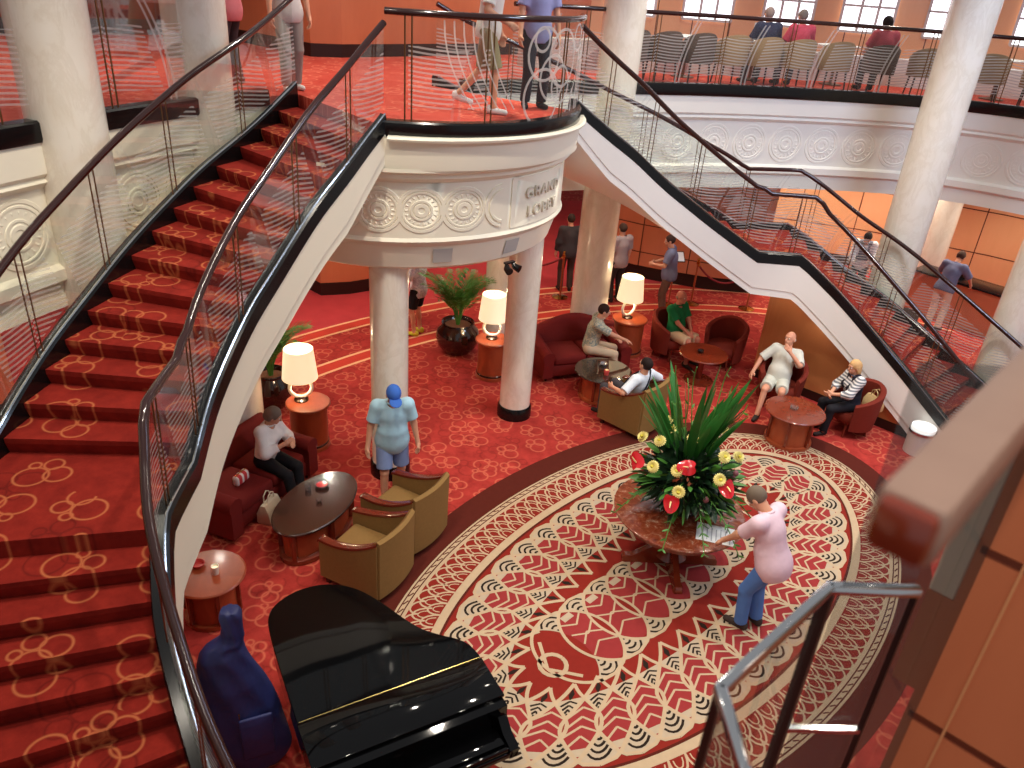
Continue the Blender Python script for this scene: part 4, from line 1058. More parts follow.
b = MB(); b.lathe([(0, 0), (.032, 0), (.04, .1), (.036, .1), (.03, .02), (0, .02)], n=20); sub(t, b, 'cup', M['ceramic'])
b = MB(); b.lathe([(0, .021), (.029, .021), (.033, .07), (0, .07)], n=16); sub(t, b, 'wax', M['shade'])
bowl(4.66, 2.6, .55, 'dark dish on the round table in front of the man in green', 'ashtray', 'ashtray', .06, M['darkbase'])
bowl(4.02, .52, .56, 'clear glass ashtray on the table before the bald man', 'ashtray', 'ashtray', .065, M['glass_item'])
t = thing('candle_jar', 'red candle jar on the glossy dark table by the back sofa', 'candle', (2.72, 3.18, .5))
b = MB(); b.lathe([(0, 0), (.04, 0), (.048, .07), (.04, .085), (0, .085)], n=20); sub(t, b, 'jar', M['red_glass'])
b = MB(); b.lathe([(0, .086), (.03, .086), (.0, .1)], n=12); sub(t, b, 'wick_top', M['spadix'])
bowl(2.95, 3.42, .5, 'bright silver dish on the glossy dark table by the back sofa', 'silver_dish', 'dish', .07, M['chrome'])

# bags
M['stripe'] = None
tb = NT('red_white_stripes'); v = tb.coord(); sx = tb.n('SeparateXYZ', i={0: v}); fr = tb.math('FRACT', tb.math('MULTIPLY', sx.outputs[0], 11.0))
M['stripe'] = tb.done(tb.pbsdf(Base_Color=tb.mix(tb.math('GREATER_THAN', fr, .6), rgb(206, 52, 56), rgb(238, 226, 220)), Roughness=.7))
t = thing('purse', 'small red and white striped purse on the claret sofa', 'purse', (-3.18, 4.25, .47), radians(25))
b = MB(); b.box((0, 0, .07), (.24, .1, .14), bev=.04, seg=3); sub(t, b, 'pouch', M['stripe'], smooth=60)
b = MB(); b.tube([(-.1, 0, .135), (0, 0, .15), (.1, 0, .135)], .007, 6); sub(t, b, 'zip', M['brass'])
def tote(x, y, z, rz, label, mat, w=.32, h=.28):
    t = thing('handbag', label, 'handbag', (x, y, z), rz)
    b = MB(); secs = [[(sx*(w/2)*k, sy*(.09)*q, zz) for sx, sy in ((-1, -1), (1, -1), (1, 1), (-1, 1))] for zz, k, q in ((0, .84, 1), (.03, .92, 1.05), (h*.6, 1, .9), (h, .92, .35))]
    b.loft(secs); sub(t, b, 'bag_body', mat, smooth=40)
    for sy in (-1, 1):
        b = MB(); b.tube([(-.08, sy*.02, h-.01), (-.06, sy*.03, h+.09), (0, sy*.03, h+.13), (.06, sy*.03, h+.09), (.08, sy*.02, h-.01)], .008, 6); sub(t, b, 'handle', mat)
M['canvas'] = plain('cream_canvas', rgb(222, 204, 176), .85, .1, 30)
M['straw'] = plain('straw_tan', rgb(206, 172, 120), .85, .15, 40)
tote(-3.0, 3.95, 0, radians(30), 'cream tote bag on the carpet between claret sofa and oval table', M['canvas'])
tote(5.3, -.22, .44, radians(60), 'straw-coloured handbag tucked behind the blonde woman on her chair', M['straw'], .3, .22)

# ------------------------------------------------------------------ grand piano (keyboard side nearest the stair foot)
def piano():
    t = thing('grand_piano', 'closed black grand piano in front of the rug', 'piano', (-4.19, -.40, 0), radians(-17.5))
    out = [(-.78, .10), (-.78, .624), (-.77, 1.2), (-.755, 1.6), (-.72, 1.82), (-.62, 1.95), (-.45, 2.03), (-.25, 2.04), (-.06, 1.97), (.1, 1.82), (.23, 1.58), (.34, 1.33), (.45, 1.13), (.58, .99), (.68, .90), (.75, .80), (.78, .66), (.78, .10)]
    sm = [(p.x, p.y) for p in catmull([(a, c, 0) for a, c in out[1:-1]], 4)]
    full = [out[0]]+sm+[out[-1]]
    b = MB(); b.prism(full[::-1], .66, .955); sub(t, b, 'case', M['ebony'], smooth=40)
    def lid(poly, z0, z1, e):
        cx = sum(p[0] for p in poly)/len(poly); cy = sum(p[1] for p in poly)/len(poly); b = MB(); sc = lambda d: [(x+(x-cx)/hypot(x-cx, y-cy)*d, y+(y-cy)/hypot(x-cx, y-cy)*d, 0) for x, y in poly]
        L = [[(x, y, z) for x, y, _ in sc(d)] for d, z in ((e-.006, z0), (e, z0+.006), (e, z1-.006), (e-.008, z1))]; b.loft(L); return b
    main = [(-.78, .624)]+[p for p in sm if p[1] > .63]+[(.775, .624)]
    sub(t, lid(main[::-1], .957, .985, .015), 'lid', M['ebony'], smooth=30)
    b = MB(); b.box((0, .40, .971), (1.59, .43, .028), bev=.006); sub(t, b, 'front_lid', M['ebony'], smooth=30)
    b = MB(); b.box((0, .62, .9865), (1.55, .007, .004)); sub(t, b, 'hinge', M['gold'], smooth=0)
    b = MB(); b.box((0, .155, .83), (1.40, .05, .22), bev=.015, rx=radians(14)); sub(t, b, 'fallboard', M['ebony'], smooth=40)
    b = MB(); b.box((0, .03, .655), (1.56, .32, .06), bev=.01); sub(t, b, 'keybed', M['ebony'])
    b = MB(); b.box((0, .03, .715), (1.38, .2, .05), bev=.02); b.box((0, -.1, .7), (1.40, .035, .06), bev=.012); sub(t, b, 'key_cover', M['ebony'], smooth=40)
    for sx in (-1, 1):
        b = MB(); secs = [[(sx*.74-.04, yy, .62), (sx*.74+.04, yy, .62), (sx*.74+.04, yy, zt), (sx*.74-.04, yy, zt)] for yy, zt in ((-.13, .71), (-.1, .74), (0, .76), (.09, .84), (.16, .94))]; b.loft(secs); sub(t, b, 'cheek', M['ebony'], smooth=30)
    for x, y in ((-.62, .22), (.62, .22), (-.3, 1.68)):
        b = MB(); b.lathe([(.03, .04), (.035, .1), (.05, .3), (.065, .55), (.08, .6), (.08, .66)], (x, y, 0), 16); o = sub(t, b, 'leg', M['ebony']); c = MB(); c.lathe([(0, 0), (.028, 0), (.028, .045), (0, .045)], (x, y, 0), 12); sub(o, c, 'caster', M['brass'])
    b = MB(); b.box((-.06, .34, .38), (.03, .03, .56)); b.box((.06, .34, .38), (.03, .03, .56)); b.box((0, .34, .1), (.26, .1, .05)); o = sub(t, b, 'lyre', M['ebony'], smooth=0)
    for k in (-1, 0, 1): c = MB(); c.box((k*.06, .24, .07), (.025, .16, .012)); sub(o, c, 'pedal', M['brass'], smooth=0)
piano()

# ------------------------------------------------------------------ double bass in its blue cover
def bass():
    t = thing('double_bass', 'double bass standing in a dark blue cover beside the piano', 'double bass', (-4.92, 1.0, 0), radians(152))
    b = MB(); secs = []
    prof = [(.10, .10, .08, 0), (.13, .27, .13, 0), (.3, .345, .15, 0), (.5, .35, .16, 0), (.7, .315, .155, .01), (.9, .28, .15, .03), (1.1, .25, .14, .055), (1.3, .21, .13, .08), (1.42, .18, .115, .09), (1.5, .145, .10, .075), (1.545, .105, .09, .03), (1.6, .085, .08, .0), (1.7, .08, .075, -.005), (1.8, .088, .075, -.005), (1.855, .065, .055, -.005)]
    rnd = random.Random(5)
    P = catmull([q[:3] for q in prof], 3); CX = [(q[0], q[3]) for q in prof]
    for i, p in enumerate(P):
        z, a, d = p; n = 36; cx = interp(CX, z)[0]
        secs.append([(cx+a*cos(2*pi*k/n)*(1+.05*sin(4*2*pi*k/n+i*.45)), d*(abs(sin(2*pi*k/n))**.8)*(1 if k < n/2 else -1)*(1+.09*sin(7*2*pi*k/n+i*.6)+.05*sin(i*1.1)), z) for k in range(n)])
    b.loft(secs); sub(t, b, 'cover', M['bluecover'], smooth=60)
    b = MB(); b.tube([(0, 0, 0), (0, 0, .16)], .012, 8); sub(t, b, 'end_pin', M['chrome'])
    b = MB(); b.tube([(.02, .15, .9), (.02, .155, .75), (.02, .16, .6)], .01, 6); sub(t, b, 'zip', M['brass'])
    b = MB(); b.box((-.1, .17, .62), (.26, .03, .46), bev=.03, rz=.1); sub(t, b, 'pocket', M['bluecover'], smooth=50)
bass()

# ------------------------------------------------------------------ potted palms
def palm(x, y, label, r=.34, n=16, hh=1.0, seed=1):
    rnd = random.Random(seed); t = thing('potted_palm', label, 'potted palm', (x, y, 0))
    b = MB(); b.lathe([(.0, 0), (r*.6, 0), (r*.66, .02), (r*.92, .16), (r, .3), (r*.93, .44), (r*.72, .53), (r*.7, .55), (r*.76, .575), (r*.74, .59), (r*.64, .575), (r*.6, .5)], n=44); o = sub(t, b, 'urn', M['urn'], smooth=60)
    b = MB(); b.lathe([(0, .53), (r*.63, .52)], n=24, cap=False); sub(t, b, 'bark', M['soil'])
    for k in range(n):
        a = rnd.uniform(0, 2*pi); sp = rnd.uniform(.15, .62); H = hh*rnd.uniform(.65, 1.05); b = MB(); pts = []
        for q in range(11):
            f = q/10; pts.append(Vector((.03*cos(a)+sp*f**1.7*cos(a), .03*sin(a)+sp*f**1.7*sin(a), .52+H*(f-.28*f**3))))
        b.tube(pts, [.008*(1-.8*i/10) for i in range(11)], 5)
        for q in range(4, 11):
            p = pts[q]; d = (pts[q]-pts[q-1]).normalized(); s = d.cross(Vector((0, 0, 1))); s = s.normalized() if s.length > .01 else Vector((1, 0, 0))
            for m in (0, .5):
                for sd in (-1, 1):
                    c = p-d*m*.06; e = c+(s*sd*.75+d*.7-Vector((0, 0, .15))).normalized()*(.26*(1-.35*abs(q-6.5)/4)); w = d.cross(s)*.0; wv = d*.014; mid = c.lerp(e, .45)
                    b.add([c-wv*.3, mid-wv, e, mid+wv], [[0, 1, 2, 3]])
        sub(t, b, 'frond', M['leaf'], smooth=60)
palm(2.1, 6.12, 'palm in a large glossy black urn between the two slim columns', .40, 34, 1.25, 2)
palm(-1.5, 6.42, 'palm in a black urn half hidden behind the left stair and lamp', .32, 26, 1.15, 4)

# ------------------------------------------------------------------ rope barriers and the stand by the desk
def stanchion(x, y, label):
    t = thing('stanchion', label, 'rope post', (x, y, 0), 0, 'brass rope posts')
    b = MB(); b.lathe([(0, 0), (.17, 0), (.175, .012), (.1, .035), (.03, .05), (0, .05)], n=28); sub(t, b, 'base', M['brass'])
    b = MB(); b.lathe([(.022, .045), (.022, .95)], n=14); sub(t, b, 'pole', M['wood_side'])
    b = MB(); b.lathe([(0, .93), (.035, .93), (.035, .99), (.02, 1.0), (.03, 1.03), (.02, 1.06), (0, 1.065)], n=16); sub(t, b, 'cap', M['brass'])
def rope(a, c, z, sag, label):
    pts = [Vector((a[0], a[1], z)).lerp(Vector((c[0], c[1], z)), k/16)-Vector((0, 0, sag*(1-(2*k/16-1)**2))) for k in range(17)]
    t = thing('barrier_rope', label, 'rope'); b = MB(); b.tube(pts, .022, 8); sub(t, b, 'rope', M['rope'])
    for p, q in ((pts[0], pts[1]), (pts[-1], pts[-2])): b = MB(); b.tube([p, p.lerp(q, .5)], .027, 8); sub(t, b, 'hook', M['brass'])
stanchion(7.83, 4.72, 'brass rope post just behind the man in green'); stanchion(8.62, 3.78, 'brass rope post at the edge of the understair panelling'); stanchion(5.72, 6.75, 'brass rope post seen between the slim and thick columns')
rope((7.83, 4.72), (8.62, 3.78), .93, .38, 'sagging red velvet rope in front of the wooden desk wall'); rope((5.72, 6.75), (4.75, 7.7), .93, .25, 'red rope seen between the slim and thick columns')
t = thing('notice_stand', 'lectern-like stand with a white sheet beside the wooden desk wall', 'stand', (7.32, 4.98, 0), radians(-40))
b = MB(); b.lathe([(0, 0), (.16, 0), (.15, .02), (.02, .04), (0, .04)], n=20); sub(t, b, 'base', M['brass'])
b = MB(); b.tube([(0, 0, .03), (0, 0, 1.08)], .016, 8); sub(t, b, 'pole', M['wood_side'])
b = MB(); b.box((0, 0, 1.12), (.36, .02, .26), rx=radians(-50)); sub(t, b, 'board', M['darkbase'], smooth=0)
b = MB(); b.box((0, -.012, 1.128), (.32, .006, .22), rx=radians(-50)); sub(t, b, 'sheet', M['paper'], smooth=0)

# ------------------------------------------------------------------ the lower cafe behind the right stair
def cafe_table(x, y, z, label, cloth=False, r=.36):
    t = thing('cafe_table', label, 'cafe table', (x, y, z), 0, 'small round cafe tables')
    b = MB(); b.lathe(disc_top(r, .70, .73), n=36); sub(t, b, 'top', M['paper' if cloth else 'wood_dark'])
    b = MB(); b.lathe([(0, 0), (.22, 0), (.22, .02), (.03, .05), (.03, .66), (.12, .70)], n=24); sub(t, b, 'pedestal', M['bronze'])
def cafe_chair(x, y, z, rz, label, mat, group):
    """back towards local -y"""
    t = thing('cafe_chair', label, 'cafe chair', (x, y, z), rz, group)
    b = MB(); b.box((0, .02, .43), (.46, .44, .1), bev=.04, seg=3); sub(t, b, 'seat', mat, smooth=60)
    b = MB(); secs = []
    for k in range(17):
        f = k/16; a = radians(-200+220*f); e = abs(2*f-1); zt = .84-.2*e**2; c, s = cos(a), sin(a); ro, ri = .30, .255
        secs.append([(ri*c, ri*s+.02, .36), (ro*c, ro*s+.02, .34), (ro*1.05*c, ro*1.05*s+.02, zt-.02), (.28*c*1.03, .28*s*1.03+.02, zt+.01), (ri*1.03*c, ri*1.03*s+.02, zt-.02)])
    b.loft(secs); sub(t, b, 'backrest', mat, smooth=50)
    for sx in (-1, 1):
        for sy in (-1, 1):
            b = MB(); b.tube([(sx*.18, sy*.16+.02, .40), (sx*.21, sy*.2+.02, 0)], [.02, .014], 6); sub(t, b, 'leg', M['wood_dark'])
def cup(x, y, z, label):
    t = thing('coffee_cup', label, 'cup', (x, y, z), 0, 'white cups on the lower cafe table')
    b = MB(); b.lathe([(0, 0), (.07, 0), (.075, .01), (.03, .012), (.03, .015), (.045, .07), (.04, .07), (.028, .02), (0, .02)], n=18); sub(t, b, 'cup', M['ceramic'])
    b = MB(); b.tube([(.042, 0, .055), (.065, 0, .05), (.062, 0, .025), (.036, 0, .025)], .005, 5); sub(t, b, 'handle', M['ceramic'])
cafe_table(11.9, 5.0, 0, 'cafe table with white cups seen through the right stair glass', True, .45)
cafe_table(10.9, 3.4, 0, 'small cafe table just above the landing of the right stair')
cafe_table(10.6, 2.3, 0, 'small cafe table in front of the waiter')
for i, (dx, dy) in enumerate(((-.2, .1), (.1, .15), (-.02, -.12), (.2, -.08))): cup(11.9+dx, 5.0+dy, .73, 'white cup on the cafe table behind the right stair')
for x, y, a, l in ((11.3, 4.55, 120, 'brown cafe chair at the table with the white cups'), (11.2, 5.6, 60, 'brown cafe chair on the far side of the white-cup table'), (11.3, 3.0, 60, 'brown cafe chair above the right landing'), (10.1, 2.9, 110, 'brown cafe chair next to the small table on the landing line'), (9.9, 1.9, 90, 'brown cafe chair nearest the waiter'), (9.6, .9, 100, 'brown cafe chair behind the tall column by the right stair')):
    cafe_chair(x, y, 0, radians(a-180), l, M['fab_choc'], 'brown chairs of the lower cafe')
# counter with its dark worktop
t = thing('service_counter', 'wood-fronted counter with a black top before the man in white trousers', 'counter', (11.95, .5, 0), radians(84))
b = MB(); b.box((0, 0, .46), (1.9, .6, .92), bev=.01); sub(t, b, 'front', M['wood_wall'], smooth=0)
b = MB(); b.box((0, 0, .945), (2.0, .7, .05), bev=.01); sub(t, b, 'worktop', M['black'])
b = MB(); b.box((.3, -.12, 1.03), (.5, .3, .12), bev=.02); sub(t, b, 'till', M['darkbase'], smooth=0)

# ------------------------------------------------------------------ upper cafe along the gallery
def along(u, d): q = EP.off(u, d); n = EP.nrm(u); return q.x, q.y, atan2(n.y, n.x)-pi/2
UC = [(3.45, .85, 'fab_choc', 'dark cafe chair nearest the thick column behind the gallery glass'), (4.08, .85, 'fab_choc', 'dark brown cafe chair, second along the gallery from the thick column'), (4.71, .85, 'fab_choc', 'dark brown cafe chair, third along the gallery from the thick column'), (5.34, .85, 'fab_beige', 'empty beige cafe chair before the man in the dark shirt'), (5.97, .85, 'fab_beige', 'beige cafe chair holding the grey-haired man in the dark shirt'), (6.6, .85, 'fab_beige', 'beige cafe chair holding the grey-haired person in pink'), (7.3, .85, 'fab_beige', 'empty beige cafe chair between the two people in pink'), (8.1, .85, 'fab_choc', 'brown cafe chair of the dark-haired person in pink'), (8.8, .85, 'fab_beige', 'beige cafe chair just before the tall column on the gallery'), (9.65, .85, 'fab_beige', 'beige cafe chair beyond the tall column on the gallery'), (10.3, .85, 'fab_beige', 'beige cafe chair at the far end of the gallery')]
for u, d, m, l in UC:
    x, y, a = along(u, d); cafe_chair(x, y, ZU, a, l, M[m], 'tub chairs of the upper cafe')
for u, d, l in ((3.8, 1.75, 'upper cafe table by the thick column'), (4.9, 1.7, 'upper cafe table before the dark brown chairs'), (6.2, 1.75, 'upper cafe table with the framed card'), (7.7, 1.75, 'upper cafe table between the two people in pink'), (9.8, 1.7, 'upper cafe table beyond the tall column')):
    x, y, a = along(u, d); cafe_table(x, y, ZU, l, True, .4)
x, y, a = along(6.15, 1.65); t = thing('menu_card', 'white framed card standing on an upper cafe table', 'menu card', (x, y, ZU+.73), a+pi)
b = MB(); b.box((0, .03, .15), (.24, .012, .3), rx=radians(-12)); sub(t, b, 'card', M['paper'], smooth=0); b = MB(); b.box((0, .037, .16), (.13, .012, .15), rx=radians(-12)); sub(t, b, 'picture', M['ink'], smooth=0)
b = MB(); b.box((0, .08, .01), (.2, .1, .02)); sub(t, b, 'stand', M['darkbase'], smooth=0)
b = MB(); pts = [along(u, 2.6) for u in [2.2+.5*k for k in range(18)]]
for p, q in zip(pts, pts[1:]):
    az = atan2(q[1]-p[1], q[0]-p[0]); b.box(((p[0]+q[0])/2, (p[1]+q[1])/2, ZU+.26), (hypot(q[0]-p[0], q[1]-p[1])+.02, .4, .52), az)
o = b.build('window_bench', M['frame_white'], None, 0); tag(o, 'long pale bench below the upper cafe windows', 'bench')

# lamp at the foot of the right stair, spotlights under the drum
t = thing('newel_lamp', 'glowing white lamp cylinder at the foot of the right staircase', 'lamp', (5.36, -1.02, 0))
b = MB(); b.lathe([(0, 0), (.19, 0), (.19, .36), (0, .36)], n=28); sub(t, b, 'body', M['white'])
b = MB(); b.lathe([(0, .40), (.18, .40), (.18, .46), (0, .48)], n=28); sub(t, b, 'lens', M['newel'])
b = MB(); b.lathe([(.17, .355), (.2, .36), (.2, .40), (.17, .405)], n=28, cap=False); sub(t, b, 'ring', M['chrome'])
t = thing('spotlight', 'small black twin spotlight under the drum rim', 'spotlight', (.0, 2.98, 3.04))
b = MB(); b.box((0, 0, -.01), (.16, .05, .02)); sub(t, b, 'ceiling_mount', M['black'], smooth=0)
for sx in (-1, 1): b = MB(); b.tube([(sx*.05, 0, -.02), (sx*.07, -.03, -.07), (sx*.09, -.1, -.09)], [.02, .042, .05], 12); sub(t, b, 'lamp_head', M['black'])
# ------------------------------------------------------------------ people: smooth signed-distance bodies polygonised with surface nets
def nV(*a): return np.array(a, float)
def rotx(a): c, s = cos(a), sin(a); return np.array([[1, 0, 0], [0, c, -s], [0, s, c]])
def roty(a): c, s = cos(a), sin(a); return np.array([[c, 0, s], [0, 1, 0], [-s, 0, c]])
def rotz(a): c, s = cos(a), sin(a); return np.array([[c, -s, 0], [s, c, 0], [0, 0, 1]])
def unit(v): return v/max(1e-9, np.linalg.norm(v))
def Cap(a, b, ra, rb, cut=None): return ('c', np.array(a, float), np.array(b, float), ra, rb, cut)
def Ell(c, r, R=None, cut=None): return ('e', np.array(c, float), np.array(r, float), np.eye(3) if R is None else R, 0, cut)
def sdf1(q, P, g=0.0):
    if q[0] == 'c':
        a, b, ra, rb = q[1], q[2], q[3]+g, q[4]+g; ba = b-a; L = ba@ba+1e-12; pa = P-a
        h = np.clip(pa@ba/L, 0, 1); d = np.linalg.norm(pa-h[:, None]*ba, axis=1)-(ra+(rb-ra)*h)
    else:
        r = q[2]+g; w = (P-q[1])@q[3]; k0 = np.linalg.norm(w/r, axis=1); k1 = np.linalg.norm(w/(r*r), axis=1)+1e-9; d = k0*(k0-1)/k1
    if q[5] is not None:
        for o, n in q[5]: d = np.maximum(d, (P-o)@n)
    return d
def sdf(prims, P, k, g, neg, cuts):
    D = None
    for q in prims:
        d = sdf1(q, P, g)
        if D is None: D = d
        else:
            h = np.clip(0.5+0.5*(D-d)/k, 0, 1); D = D+(d-D)*h-k*h*(1-h)
    for q in neg: D = np.maximum(D, -sdf1(q, P))
    for o, n in cuts: D = np.maximum(D, (P-o)@n)
    return D
def nets(prims, vx, k=.025, g=0.0, neg=(), cuts=()):
    lo = np.min([np.minimum(q[1], q[2]) - max(q[3], q[4]) if q[0] == 'c' else q[1]-max(q[2]) for q in prims], axis=0)-g-3*vx-k
    hi = np.max([np.maximum(q[1], q[2]) + max(q[3], q[4]) if q[0] == 'c' else q[1]+max(q[2]) for q in prims], axis=0)+g+3*vx+k
    B = 4; nb = np.ceil((hi-lo)/(vx*B)).astype(int)+1; n = nb*B
    ci = np.stack(np.meshgrid(*[np.arange(m) for m in nb], indexing='ij'), -1).reshape(-1, 3)
    cc = lo+(ci*B+(B-1)/2)*vx; cd = sdf(prims, cc, k, g, neg, cuts).reshape(nb)
    D = np.repeat(np.repeat(np.repeat(cd, B, 0), B, 1), B, 2)
    near = np.abs(cd) < vx*B*1.35+.004
    m = np.repeat(np.repeat(np.repeat(near, B, 0), B, 1), B, 2)
    idx = np.argwhere(m); pts = lo+idx*vx; out = np.empty(len(pts))
    for s in range(0, len(pts), 60000): out[s:s+60000] = sdf(prims, pts[s:s+60000], k, g, neg, cuts)
    D[m] = out; S = D < 0
    c = np.zeros(tuple(x-1 for x in n), int)
    for i in (0, 1):
        for j in (0, 1):
            for l in (0, 1): c += S[i:n[0]-1+i, j:n[1]-1+j, l:n[2]-1+l]
    act = (c > 0) & (c < 8); A = np.argwhere(act); ID = -np.ones(c.shape, int); ID[act] = np.arange(len(A))
    acc = np.zeros((len(A), 3)); cnt = np.zeros(len(A))
    for ax in range(3):
        o1, o2 = [x for x in range(3) if x != ax]
        for i in (0, 1):
            for j in (0, 1):
                off = np.zeros(3, int); off[o1] = i; off[o2] = j; p0 = A+off; p1 = p0.copy(); p1[:, ax] += 1
                d0 = D[tuple(p0.T)]; d1 = D[tuple(p1.T)]; x = (d0 < 0) != (d1 < 0); t = d0/np.where(x, d0-d1, 1); q = p0.astype(float); q[:, ax] += t
                acc[x] += q[x]; cnt[x] += 1
    V = lo+acc/np.maximum(cnt, 1)[:, None]*vx; F = []
    for ax in range(3):
        o1, o2 = [(1, 2), (2, 0), (0, 1)][ax]; sl0 = [slice(None)]*3; sl1 = [slice(None)]*3; sl0[ax] = slice(0, -1); sl1[ax] = slice(1, None)
        ch = S[tuple(sl0)] != S[tuple(sl1)]; E = np.argwhere(ch); E = E[(E[:, o1] > 0) & (E[:, o2] > 0) & (E[:, o1] < n[o1]-1) & (E[:, o2] < n[o2]-1)]
        ins = S[tuple(E.T)]; q = []
        for d1, d2 in ((1, 1), (0, 1), (0, 0), (1, 0)):
            e = E.copy(); e[:, o1] -= d1; e[:, o2] -= d2; q.append(ID[tuple(e.T)])
        q = np.stack(q, 1); q[~ins] = q[~ins][:, ::-1]; F.append(q)
    F = np.concatenate(F); F = F[(F >= 0).all(1)]
    return V, F
def skin_obj(name, prims, mat, parent, vx, **kw):
    V, F = nets(prims, vx, **kw); me = bpy.data.meshes.new(name); me.vertices.add(len(V)); me.vertices.foreach_set('co', V.ravel())
    me.loops.add(F.size); me.loops.foreach_set('vertex_index', F.ravel().astype(np.int32)); me.polygons.add(len(F)); me.polygons.foreach_set('loop_start', np.arange(0, F.size, 4, dtype=np.int32))
    me.update(calc_edges=True); me.validate(); me.polygons.foreach_set('use_smooth', [True]*len(me.polygons)); me.materials.append(mat)
    o = bpy.data.objects.new(name, me); COL.objects.link(o); o.parent = parent; return o
CM = {}
def cm(c, rough=.8, kind='cloth'):
    key = (c, kind)
    if key not in CM: CM[key] = plain('%s_%d_%d_%d' % ((kind,)+c), rgb(*c), rough if kind == 'cloth' else .5, .10, 14, spec=.25, bump=.25 if kind == 'cloth' else 0, bscale=22)
    return CM[key]
def striped(name, c0, c1, f, axis=2, w=.5):
    t = NT(name); s = t.n('SeparateXYZ', i={0: t.coord()}); nz = t.n('TexNoise', i={'Vector': t.coord(), 'Scale': 3.0})
    x = t.math('FRACT', t.math('MULTIPLY_ADD', nz.outputs[0], 1.2, t.math('MULTIPLY', s.outputs[axis], f))); return t.done(t.pbsdf(Base_Color=t.mix(t.math('GREATER_THAN', x, w), rgb(*c0), rgb(*c1)), Roughness=.8))
def floral(name, c0, c1, c2, sc):
    t = NT(name); n1 = t.n('TexNoise', i={'Vector': t.coord(), 'Scale': sc, 'Detail': 3.0, 'Distortion': 1.2})
    return t.done(t.pbsdf(Base_Color=t.ramp(n1.outputs[0], [(.36, rgb(*c0)), (.47, rgb(*c1)), (.56, rgb(*c2)), (.66, rgb(*c0))]), Roughness=.8))
def ik(a, t, l1, l2, pole):
    v = t-a; d = np.linalg.norm(v); d2 = min(max(d, abs(l1-l2)+.02), (l1+l2)*.995); v = unit(v); t = a+v*d2
    x = (l1*l1-l2*l2+d2*d2)/(2*d2); h = sqrt(max(0, l1*l1-x*x)); p = pole-(pole@v)*v; p = unit(p); return a+v*x+p*h, t
SKIN = (214, 156, 126)
